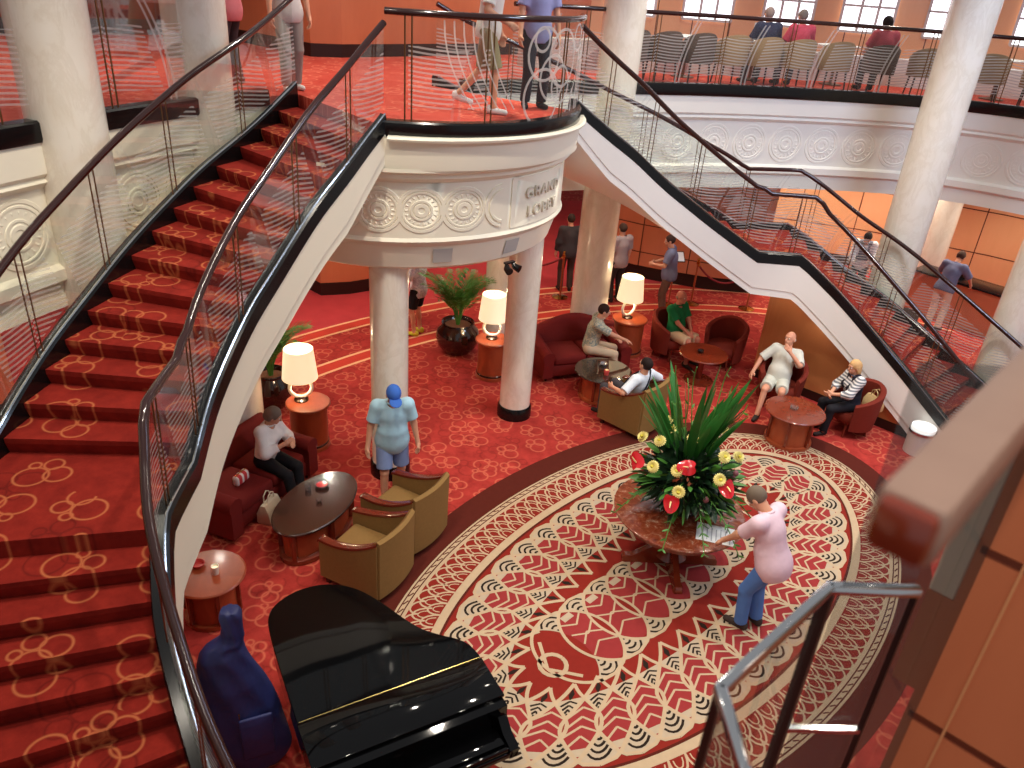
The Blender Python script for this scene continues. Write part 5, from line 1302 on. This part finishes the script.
def person(label, loc, face, H=1.74, sit=None, pitch=0, roll=0, twist=0, head=(0, 0, 0), hands=None, poles=None, feet=None, legpole=None, palm=None, curl=.55, shirt=(200, 200, 200), sleeve=.55, hem=-.13, trousers=(60, 60, 70), leg=1.0, shoes=(50, 40, 36), hair=(60, 44, 34), hairlen=0.0, bald=False, cap=None, fat=0.0, female=False, vest=None, skin=SKIN, vx=.011, extra=None, pelvis=None):
    rz = atan2(face[1], face[0])-pi/2
    T = thing('person', label, 'person', loc, rz); s = H/1.74; cut = lambda o, n: [(np.array(o, float), unit(np.array(n, float)))]
    P = nV(0, 0, .94*s) if sit is None else nV(0, -.02, sit+.10)
    if pelvis is not None: P = np.array(pelvis, float)
    RT = rotx(-radians(pitch)) @ roty(radians(roll)); RS = RT @ rotz(radians(twist)); u = RT @ nV(0, 0, 1); fw = RS @ nV(0, 1, 0); rx = RS @ nV(1, 0, 0)
    W = P+u*.13*s; C = P+u*.33*s; NB = P+u*.53*s+fw*.01; sw = (.165 if female else .185)*s
    SH = {1: P+u*.475*s+rx*sw, -1: P+u*.475*s-rx*sw}; HP = {k: P+RT @ nV(k*.09*s, 0, -.02) for k in (1, -1)}
    RH = RS @ rotz(radians(head[0])) @ rotx(-radians(head[1])) @ roty(radians(head[2]))
    HC = NB+(RS @ nV(0, .02, .07)+RH @ nV(0, .02, .085))*s
    hd = hands or {1: (.27, .08, P[2]-.14), -1: (-.27, .08, P[2]-.14)}
    pl = poles or {1: (.5, -1, -.2), -1: (-.5, -1, -.2)}
    ft = feet or ({k: (k*.11, .02, .085) for k in (1, -1)} if sit is None else {k: (k*.12, .43*s, .085) for k in (1, -1)})
    EL, WR, KN, AN = {}, {}, {}, {}
    for k in (1, -1):
        EL[k], WR[k] = ik(SH[k], np.array(hd[k], float), .285*s, .255*s, np.array(pl[k], float))
        KN[k], AN[k] = ik(HP[k], np.array(ft[k], float), .43*s, .42*s, np.array((legpole or {1: (.1, 1, .25), -1: (-.1, 1, .25)})[k], float))
    f = fat
    torso = [Ell(P, np.array((.165+f*.5, .12+f*.5, .13))*s, RT), Ell(W+fw*f*.7, np.array((.145+f, .11+f, .15))*s, RT), Ell(C, np.array((.165 if not female else .15, .112+f*.4, .19))*s, RS), Cap(SH[1]-rx*.02, SH[-1]+rx*.02, .058*s, .058*s), Cap(W, C, .11*s, .11*s)]
    if female: torso += [Ell(C+rx*k*.07+fw*.09-u*.0, np.array((.065, .055, .06))*s, RS) for k in (1, -1)]
    arms = []; hnd = []
    for k in (1, -1):
        arms += [Cap(SH[k], EL[k], .052*s, .041*s), Cap(EL[k], WR[k], .042*s, .027*s)]
        d = unit(WR[k]-EL[k]); n0 = np.array((palm or {1: (-1, 0, -.2), -1: (1, 0, -.2)})[k], float); n0 = unit(n0-(n0@d)*d); sd = np.cross(d, n0); sd = sd if sd@nV(0, 1, .3) > 0 else -sd; w = WR[k]
        hnd += [Cap(w, w+d*.045*s, .026*s, .03*s), Cap(w+d*.05*s-sd*.022, w+d*.05*s+sd*.022, .017*s, .017*s), Cap(w+d*.085*s-sd*.026, w+d*.085*s+sd*.026, .014*s, .014*s)]
        for i, (o, L) in enumerate(((.03, .072), (.010, .082), (-.010, .077), (-.03, .06))):
            b0 = w+d*.09*s+sd*o*s; c1 = curl*(.7+.12*i); d1 = d*cos(c1)+n0*sin(c1); d2 = d*cos(c1*2.1)+n0*sin(c1*2.1); m = b0+d1*L*.52*s; hnd += [Cap(b0, m, .0105*s, .0095*s), Cap(m, m+d2*L*.5*s, .0095*s, .008*s)]
        tb = w+d*.03*s+sd*.03*s; td = unit(d*.7+sd*.6+n0*.35); hnd += [Cap(tb, tb+td*.04*s, .014*s, .0115*s), Cap(tb+td*.04*s, tb+unit(d*.95+sd*.15+n0*.4)*.028*s+td*.04*s, .0115*s, .009*s)]
    legs = []; toes = {}
    for k in (1, -1):
        sh = unit(AN[k]-KN[k]); back = unit(np.cross(nV(1, 0, 0), sh)); back = back if back[1] < 0 else -back
        legs += [Cap(HP[k], KN[k], .088*s, .054*s), Cap(KN[k], AN[k], .05*s, .036*s), Cap(KN[k]+sh*.08*s+back*.018, KN[k]+sh*.22*s+back*.014, .048*s, .042*s)]
        # foot at right angles to the shin in the sagittal plane, flattened to the ground when low
        td = unit(nV(k*.18, 1, 0)); tz = AN[k][2]-.085
        dz = -.05 if tz < .06 else -.10
        toes[k] = (AN[k]+nV(0, 0, -.045)-td*.045, AN[k]+td*.15*s+nV(0, 0, dz), td)
        legs += [Cap(AN[k], toes[k][0], .036*s, .036*s), Cap(toes[k][0], toes[k][1], .036*s, .026*s)]
    Q = lambda x, y, z: HC+RH @ nV(x, y, z)*s
    hr = RH
    headp = [Ell(Q(0, -.008, .022), np.array((.076, .096, .095))*s, hr), Ell(Q(0, .022, -.045), np.array((.06, .068, .07))*s, hr), Ell(Q(0, .07, -.088), np.array((.026, .022, .022))*s, hr), Cap(Q(0, .088, .012), Q(0, .110, -.026), .009*s, .015*s), Cap(Q(-.035, .078, .032), Q(.035, .078, .032), .012*s, .012*s), Cap(Q(-.02, .088, -.054), Q(.02, .088, -.054), .009*s, .009*s)]
    headp += [Ell(Q(k*.078, -.004, -.008), np.array((.012, .022, .034))*s, hr) for k in (1, -1)]
    neck = [Cap(NB-u*.03, Q(0, -.012, -.04), .062*s, .052*s)]
    mk = lambda *a: a[0] if isinstance(a[0], bpy.types.Material) else cm(a[0])
    sk = cm(skin, .5, 'skin')
    body = skin_obj('body', torso+legs+arms+neck+headp+hnd, sk, T, vx, k=.016)
    for k in (1, -1):
        b = MB(); b.sphere(tuple(Q(k*.031, .079, .006)), .0125*s, 10, 7); o = sub(T, b, 'eye', M['ceramic']); c = MB(); c.sphere(tuple(Q(k*.031, .088, .006)), .0065*s, 8, 6); sub(o, c, 'iris', M['darkbase'])
    # clothes: the same volumes, looser, cut clean at neck, cuffs, waist and hems
    g = .013
    sl = []
    for k in (1, -1):
        if sleeve <= 1.0: e = SH[k]+(EL[k]-SH[k])*sleeve; d = unit(EL[k]-SH[k]); sl.append(Cap(SH[k], e+d*.03, .062*s, .062*s, cut(e, d)))
        else: d = unit(WR[k]-EL[k]); e = EL[k]+(WR[k]-EL[k])*(sleeve-1); sl += [Cap(SH[k], EL[k], .060*s, .052*s), Cap(EL[k], e+d*.02, .05*s, .042*s, cut(e, d))]
    hemp = P+u*hem*s
    skirt = [Cap(P+u*.03, hemp-u*.06, (.15+f*.5)*s, (.155+f*.5)*s)] if sit is None and hem < -.05 else []
    skirt = [Ell(P-u*.04, np.array((.175+f*.6, .135+f*.6, .2))*s, RT)] if sit is None and hem < -.05 else []
    skin_obj('shirt', torso+sl+skirt, mk(shirt), T, vx, k=.06, g=g, neg=[Cap(NB-u*.02+fw*.02, NB+u*.14+fw*.03, .066*s, .085*s)], cuts=cut(hemp, -u))
    b = [Ell(NB+u*.005+fw*.005, np.array((.082, .082, .026))*s, RS)]
    skin_obj('collar', b, mk(shirt), T, min(vx, .009), k=.01, neg=[Cap(NB-u*.05+fw*.012, NB+u*.1+fw*.012, .058*s, .066*s)])
    if vest is not None: skin_obj('vest', torso, mk(vest), T, vx, k=.03, g=g+.012, neg=[Cap(NB-u*.12+fw*.14, NB+u*.1+fw*.14, .07*s, .12*s), Cap(SH[1], SH[1]+rx*.2, .09*s, .1*s), Cap(SH[-1], SH[-1]-rx*.2, .09*s, .1*s)], cuts=cut(P-u*.02, -u))
    tl = []
    for k in (1, -1):
        if leg <= 1.0: e = HP[k]+(KN[k]-HP[k])*leg; d = unit(KN[k]-HP[k]); tl.append(Cap(HP[k], e+d*.03, .098*s, (.088 if leg < 1 else .07)*s, cut(e, d)))
        else: d = unit(AN[k]-KN[k]); e = KN[k]+(AN[k]-KN[k])*min(1.08, leg-1); tl += [Cap(HP[k], KN[k], .095*s, .066*s), Cap(KN[k], e+d*.02, .064*s, .058*s, cut(e, d))]
    skin_obj('trousers', [torso[0], Cap(HP[1], HP[-1], .1*s, .1*s)]+tl, mk(trousers), T, vx, k=.02, g=.009, cuts=cut(P+u*.07*s, u))
    for k in (1, -1):
        a, t, td = toes[k]; pr = [Cap(a, t, .042*s, .034*s), Cap(a+nV(0, 0, .03), a+nV(0, 0, .01)+td*.05, .04*s, .036*s)]
        lowest = min(a[2], t[2])-.037; skin_obj('shoe', pr, mk(shoes), T, min(vx, .01), k=.02, cuts=cut((0, 0, max(.004, lowest+.006)), (0, 0, -1)))
    if cap is not None:
        b = [Ell(Q(0, -.006, .035), np.array((.088, .108, .098))*s, hr, cut(Q(0, 0, .03), RH @ nV(0, -.1, -1)))]
        o = skin_obj('cap', b, mk(cap), T, min(vx, .009), k=.01); skin_obj('brim', [Ell(Q(0, .125, .04), np.array((.075, .085, .012))*s, hr @ rotx(.12))], mk(cap), o, .006, k=.01)
        hairc = .03
    if not bald:
        hc = [Ell(Q(0, -.016, .028), np.array((.086, .102, .101))*s, hr)]
        if hairlen > 0: hc += [Cap(Q(0, -.06, .0), Q(0, -.062, -.05-hairlen), .075*s, .066*s), Cap(Q(.06, -.02, .0), Q(.062, -.03, -.03-hairlen*.7), .035*s, .03*s), Cap(Q(-.06, -.02, .0), Q(-.062, -.03, -.03-hairlen*.7), .035*s, .03*s)]
        hn = [Ell(Q(0, .105, -.03), np.array((.078, .075, .092))*s, hr)]
        if hairlen == 0: hn += [Cap(Q(-.1, .03, -.06), Q(.1, .03, -.06), .05, .05)]
        ct = cut(Q(0, -.05, -.055-hairlen*1.6), RH @ nV(0, -.25, -1))
        skin_obj('hair', hc, mk(hair), T, min(vx, .01), k=.02, neg=hn, cuts=ct if cap is None else ct+cut(Q(0, 0, .035), RH @ nV(0, 0, 1)))
    else:
        skin_obj('hair', [Ell(Q(0, -.03, -.012), np.array((.083, .082, .05))*s, hr)], mk(hair), T, min(vx, .01), k=.02, neg=[Ell(Q(0, .09, -.02), np.array((.085, .1, .09))*s, hr), Ell(Q(0, .0, .09), np.array((.09, .1, .085))*s, hr)])
    if extra: extra(T, dict(P=P, u=u, C=C, NB=NB, WR=WR, SH=SH, EL=EL, fw=fw, rx=rx, Q=Q, s=s))
    return T
def strap(T, K, col, width=.02, side=1):
    a = K['SH'][side]*.55+K['NB']*.45+K['u']*.06; pts = [a+K['fw']*.03, K['C']+K['fw']*.15+K['u']*.06-K['rx']*side*.02, K['P']+K['fw']*.165-K['rx']*side*.15+K['u']*.08]
    bk = [a-K['fw']*.03, K['C']-K['fw']*.145+K['u']*.06-K['rx']*side*.02, K['P']-K['fw']*.16-K['rx']*side*.15+K['u']*.08]
    b = MB(); b.tube(catmull([tuple(p) for p in pts[::-1]+bk], 6), width*.5, 6); sub(T, b, 'shoulder_strap', cm(col))

# main floor
person('man in a blue cap, pale blue shirt and shorts walking by the olive armchairs', (-1.62, 3.27, 0), (-.52, -.85), 1.80, pitch=5, head=(4, 24, 0), hands={1: (.34, .10, .80), -1: (-.34, .06, .80)}, feet={1: (.12, .14, .085), -1: (-.12, -.18, .11)}, shirt=(168, 208, 226), sleeve=.72, hem=-.17, trousers=(124, 142, 184), leg=.86, shoes=(110, 84, 66), hair=(120, 110, 100), cap=(58, 104, 190), fat=.03, vx=.0085)
person('man in a pale pink shirt and blue jeans leaning over the flower table', (-.08, -1.09, 0), (.06, 1), 1.84, pitch=21, pelvis=(.0, -.08, .97), head=(10, 34, 0), hands={1: (.12, .50, .87), -1: (-.10, .53, .87)}, poles={1: (.9, -.2, -.6), -1: (-.9, -.2, -.6)}, feet={1: (.1, -.02, .085), -1: (-.10, .05, .085)}, palm={1: (0, 0, -1), -1: (0, 0, -1)}, curl=.35, shirt=(226, 196, 208), sleeve=.8, hem=-.16, trousers=(84, 124, 190), leg=2, shoes=(64, 52, 48), hair=(112, 98, 84), fat=.03, vx=.0085)
person('woman in a white blouse and black trousers seated on the claret sofa', (-2.72, 4.42, 0), (.45, -.89), 1.66, sit=.47, pitch=8, head=(18, 18, 0), hands={1: (.07, .30, .86), -1: (-.06, .34, .84)}, poles={1: (.8, -.3, -.8), -1: (-.8, -.3, -.8)}, palm={1: (-1, 0, 0), -1: (1, 0, 0)}, feet={1: (.2, .50, .085), -1: (.02, .46, .085)}, shirt=(236, 232, 228), sleeve=1.7, hem=-.1, trousers=(24, 22, 26), leg=2, shoes=(40, 32, 30), hair=(120, 104, 92), hairlen=.02, female=True, vx=.009)
person('man in a floral shirt and beige trousers on the camel-back sofa, arm stretched out', (3.28, 3.97, 0), (.66, -.75), 1.74, sit=.47, pitch=10, head=(5, 2, 0), hands={1: (.16, .55, .80), -1: (-.12, .40, .72)}, poles={1: (.7, -.2, -.7), -1: (-.7, -.3, -.7)}, palm={1: (0, 0, -1), -1: (0, 0, -1)}, curl=.3, shirt=floral('floral_print', (186, 178, 146), (118, 138, 140), (212, 204, 176), 16), sleeve=.85, hem=-.06, trousers=(206, 182, 152), leg=2, shoes=(120, 60, 46), hair=(54, 32, 24), vx=.009)
person('man in a green polo shirt and beige shorts seated with hands in his lap', (5.12, 3.42, 0), (-.1, -1), 1.74, sit=.43, pitch=-4, head=(8, 6, 0), hands={1: (.05, .30, .63), -1: (-.05, .30, .64)}, poles={1: (.9, -.3, -.3), -1: (-.9, -.3, -.3)}, palm={1: (-.6, 0, -.8), -1: (.6, 0, -.8)}, shirt=(24, 118, 66), sleeve=.8, hem=-.06, trousers=(214, 186, 150), leg=.95, shoes=(70, 56, 48), hair=(150, 120, 104), bald=True, fat=.03, skin=(206, 132, 108), vx=.009)
person('dark-haired man in a white shirt seen from behind in the olive-brown armchair', (2.45, 2.5, 0), (.05, 1), 1.74, sit=.36, pitch=-21, head=(-6, 10, 0), hands={1: (.35, .02, .72), -1: (-.36, .08, .72)}, poles={1: (.8, -.4, -.4), -1: (-.8, -.4, -.4)}, shirt=(226, 232, 240), sleeve=.9, trousers=(70, 66, 70), leg=2, hair=(36, 24, 22), vx=.009, extra=lambda T, K: strap(T, K, (30, 30, 44), .026))
person('bald man in white shirt and pale shorts reclining, hand at his chin', (4.86, 1.22, 0), (-.94, -.34), 1.76, sit=.43, pitch=-20, roll=-4, head=(-30, 8, 0), hands={1: (.40, .10, .62), -1: (-.10, .06, 1.06)}, poles={1: (.9, -.6, .1), -1: (-1, .1, -.9)}, palm={1: (-.4, .2, -1), -1: (.3, -1, 0)}, feet={1: (.16, .56, .085), -1: (-.12, .52, .085)}, shirt=(204, 203, 192), sleeve=.95, hem=-.1, trousers=(198, 198, 186), leg=.82, shoes=(56, 48, 44), hair=(196, 176, 160), bald=True, fat=.035, skin=(212, 150, 122), vx=.009)
person('blonde woman in a grey striped top and black trousers facing the bald man', (5.04, .06, 0), (-.8, .6), 1.64, sit=.43, pitch=6, head=(4, 4, 0), hands={1: (.05, .33, .68), -1: (-.04, .36, .70)}, poles={1: (.9, -.2, -.6), -1: (-.9, -.2, -.6)}, palm={1: (-1, 0, 0), -1: (1, 0, 0)}, shirt=striped('grey_white_stripe', (118, 122, 130), (226, 224, 222), 22.0), sleeve=1.5, hem=-.1, trousers=(26, 24, 30), leg=2, shoes=(44, 34, 32), hair=(206, 164, 112), hairlen=.06, female=True, vest=(36, 34, 46), vx=.009)
def leaflet(T, K):
    b = MB(); c = (K['WR'][1]+K['WR'][-1])/2+K['fw']*.1; b.box(tuple(c), (.2, .02, .15), rx=.6); sub(T, b, 'leaflet', M['paper'], smooth=0)
person('man in a grey-blue polo and brown trousers standing by the wooden desk', (6.72, 4.72, 0), (-.5, .86), 1.76, pitch=3, head=(6, 8, 0), hands={1: (.12, .32, 1.12), -1: (-.14, .34, 1.14)}, poles={1: (.8, -.6, -.6), -1: (-.8, -.6, -.6)}, shirt=(120, 122, 148), sleeve=.8, hem=-.12, trousers=(112, 84, 72), leg=2, shoes=(44, 34, 32), hair=(70, 48, 40), fat=.02, vx=.01)
person('person in dark trousers half hidden by the thick column behind the sofa', (6.52, 5.86, 0), (.3, .95), 1.74, shirt=(168, 150, 146), sleeve=.8, trousers=(52, 46, 46), leg=2, hair=(70, 50, 40), vx=.012)
person('person in dark clothes between the slim and thick columns at the back', (6.1, 6.95, 0), (.6, .8), 1.74, shirt=(66, 58, 58), sleeve=1.8, trousers=(72, 56, 50), leg=2, hair=(60, 44, 36), vx=.012)
person('person in a white patterned shirt, black shorts and yellow shoes behind the urn', (2.0, 7.12, 0), (-.35, .94), 1.74, pitch=4, head=(0, 10, 0), hands={1: (.28, .1, .84), -1: (-.22, .3, 1.06)}, shirt=floral('white_print', (232, 232, 234), (186, 186, 196), (238, 236, 236), 12), sleeve=.9, hem=-.16, trousers=(26, 24, 28), leg=.85, shoes=(206, 196, 60), hair=(50, 36, 30), vx=.01)
person('person in pale clothes holding a black phone behind the slim column', (1.72, 7.7, 0), (.9, -.3), 1.7, head=(0, 14, 0), hands={1: (.08, .34, 1.14), -1: (-.1, .3, 1.1)}, shirt=(224, 206, 190), sleeve=.6, trousers=(196, 180, 160), leg=.9, shoes=(150, 140, 120), hair=(70, 50, 40), vx=.012, extra=lambda T, K: sub(T, MB().box(tuple(K['WR'][1]+K['fw']*.1+nV(0, 0, .03)), (.07, .14, .012), rx=.4), 'phone', M['black'], smooth=0))
# lower cafe
person('waiter in a white shirt and grey waistcoat bending over a cafe table', (11.15, 2.5, 0), (-.94, -.34), 1.76, pitch=14, head=(0, 26, 0), hands={1: (.2, .36, .86), -1: (-.2, .36, .86)}, shirt=(238, 238, 240), sleeve=1.6, trousers=(40, 40, 48), leg=2, hair=(34, 26, 24), vest=(112, 112, 128), vx=.012)
person('man in a blue-grey shirt and white trousers leaning on the counter', (11.0, .62, 0), (.97, -.1), 1.78, pitch=20, head=(0, 16, 0), hands={1: (.3, .52, 1.02), -1: (-.3, .52, 1.02)}, poles={1: (1, -.2, -.4), -1: (-1, -.2, -.4)}, shirt=(112, 118, 146), sleeve=.95, hem=-.08, trousers=(226, 204, 182), leg=2, shoes=(70, 60, 54), hair=(84, 62, 52), fat=.02, vx=.011)
# landing and upper deck
person('person in khaki shorts walking on the round landing, heel of one white shoe raised', (.24, 3.80, ZU), (.62, -.78), 1.72, pitch=6, hands={1: (.26, .24, 1.03), -1: (-.3, .12, .86)}, feet={1: (.1, .12, .085), -1: (-.1, -.34, .19)}, shirt=(226, 222, 214), sleeve=.8, hem=-.1, trousers=(150, 138, 104), leg=.98, shoes=(224, 222, 224), hair=(120, 92, 70), vx=.010)
person('person in a lilac top and dark trousers at the end of the round landing', (1.12, 3.82, ZU), (-.5, -.86), 1.7, hands={1: (.26, .12, .8), -1: (-.26, .12, .8)}, shirt=(150, 152, 196), sleeve=.7, hem=-.14, trousers=(44, 42, 50), leg=2, shoes=(40, 36, 40), hair=(70, 50, 40), vx=.011)
person('person in grey jeans standing at the head of the left staircase', (-1.05, 6.05, ZU), (-.2, -.97), 1.74, hands={1: (.26, .1, .82), -1: (-.26, .06, .82)}, feet={1: (.1, .1, .085), -1: (-.1, -.1, .085)}, shirt=(196, 190, 186), sleeve=.7, trousers=(150, 146, 140), leg=2, shoes=(214, 208, 204), hair=(90, 66, 50), vx=.011)
person('person in a pink top and dark trousers beyond the head of the left staircase', (-1.45, 6.75, ZU), (-.5, .86), 1.68, shirt=(206, 120, 130), sleeve=.8, hem=-.15, trousers=(58, 54, 62), leg=2, shoes=(50, 44, 44), hair=(70, 50, 44), female=True, vx=.012)
for u, d, lb, sc, hc, hl in ((5.97, .85, 'grey-haired man in a dark blue shirt seated at the gallery glass', (44, 46, 70), (150, 130, 122), 0), (6.6, .85, 'grey-haired person in a pink shirt seated at the gallery glass', (206, 70, 92), (128, 116, 108), 0), (8.1, .85, 'dark-haired person in a rose shirt seated before the tall column on the gallery', (192, 78, 92), (40, 28, 26), .02)):
    x, y, a = along(u, d); person(lb, (x, y, ZU), (cos(a+pi/2), sin(a+pi/2)), 1.72, sit=.43, pitch=8, head=(8, 4, 0), hands={1: (.2, .36, .68), -1: (-.2, .36, .68)}, shirt=sc, sleeve=.8, trousers=(60, 56, 60), leg=2, hair=hc, hairlen=hl, vx=.012)
# ------------------------------------------------------------------ light and camera
def spot(x, y, z, power, size=110, col=(1, .86, .68), r=.12, blend=.6, tgt=None):
    l = bpy.data.lights.new('downlight_or_fill', 'SPOT'); l.energy = power; l.spot_size = radians(size); l.spot_blend = blend; l.color = col; l.shadow_soft_size = r
    o = bpy.data.objects.new('downlight_or_fill', l); COL.objects.link(o); o.location = (x, y, z)
    if tgt: o.rotation_euler = (Vector(tgt)-Vector((x, y, z))).to_track_quat('-Z', 'Y').to_euler()
def area(x, y, z, w, h, power, col, tgt):
    l = bpy.data.lights.new('light_cove', 'AREA'); l.energy = power; l.shape = 'RECTANGLE'; l.size = w; l.size_y = h; l.color = col
    o = bpy.data.objects.new('light_cove', l); COL.objects.link(o); o.location = (x, y, z)
    o.rotation_euler = (Vector(tgt)-Vector((x, y, z))).to_track_quat('-Z', 'Y').to_euler()
W = bpy.data.worlds.new('lobby_air'); SC.world = W; W.use_nodes = True
bg = W.node_tree.nodes['Background']; bg.inputs[0].default_value = (.97, .97, 1.0, 1); bg.inputs[1].default_value = .36
warm = (1, .9, .76)
for x, y, p in ((-2.5, 1.0, 640), (2.5, 1.5, 640), (0, -2.2, 520), (4.2, -1.0, 620), (-4.6, 1.5, 700), (5.0, 3.2, 700), (-6.4, .5, 500), (.5, 4.6, 700)): spot(x, y, 9.3, p, 100, warm)
spot(-6.6, -3.6, 9.0, 480, 80, warm, tgt=(-4.8, -3.6, 4.6))  # added fill light with no fitting of its own, brightens the pier panelling
spot(4.2, -1.7, 4.7, 150, 62, warm, tgt=(5.7, .5, .8))  # invented fill spot aimed at the panelling under the right stair
for x, y, z, p in ((5.3, 1.72, 1.86, 26), (5.4, 1.05, 1.5, 14)): spot(x, y, z, p, 150, warm, .03, .8, tgt=(x+.25, y, 0))
for x, y, p in ((-2.5, 6.8, 230), (.3, 7.8, 260), (3.4, 7.2, 170), (5.9, 5.6, 170), (1.8, 4.6, 110), (-.4, 6.0, 200), (-1.0, 9.0, 150), (6.5, 9.0, 160), (10.0, 6.2, 150), (12.2, 2.2, 480), (11.4, 4.8, 480), (12.2, -.4, 420), (-6.5, 5.2, 120), (5.2, 12, 170), (-4.0, 10.5, 140)): spot(x, y, 3.88, p, 125, warm, .06)
for x, y, p in ((0, 7.5, 260), (-3.8, 8.2, 220), (4.6, 7.4, 240), (8.4, 5.6, 260), (10.8, 2.4, 260), (5, 8.6, 200), (-2, 11, 180), (11.6, -.6, 200)): spot(x, y, 8.4, p, 120, (1, .86, .7), .1)
area(3.5, -4.5, 8.6, 3, 1.5, 420, (.62, .74, 1.0), (8.3, 2.2, 3.8))
cam = bpy.data.cameras.new('camera'); co = bpy.data.objects.new('camera', cam); COL.objects.link(co); SC.camera = co
cam.sensor_width = 36.0; cam.sensor_fit = 'HORIZONTAL'; cam.lens = 36.0*775/1024; cam.clip_start = .05; cam.clip_end = 200
roll = radians(4.3688); pit = radians(27.7943)
fh = Vector((.7405, .672, 0)).normalized(); rt = Vector((fh.y, -fh.x, 0))
fw = fh*cos(pit)+Vector((0, 0, -sin(pit))); dn = fh*-sin(pit)+Vector((0, 0, -cos(pit)))
ix = rt*cos(roll)-dn*sin(roll); iy = rt*sin(roll)+dn*cos(roll)
R = Matrix((ix, -iy, -fw)).transposed().to_4x4(); R.translation = (-6.753, -3.347, 6.2); co.matrix_world = R
cam.dof.use_dof = True; cam.dof.focus_distance = 11.0; cam.dof.aperture_fstop = 27.25/10.0
vs = SC.view_settings; SC.display_settings.display_device = 'sRGB'
vs.view_transform = 'Standard'; vs.look = 'None'; vs.gamma = 1.0; vs.use_curve_mapping = False; vs.exposure = 0.0
SC.cycles.max_bounces = 10; SC.cycles.transparent_max_bounces = 24; SC.cycles.caustics_reflective = False; SC.cycles.caustics_refractive = False
SC.cycles.sample_clamp_indirect = 6.0; SC.cycles.use_denoising = True
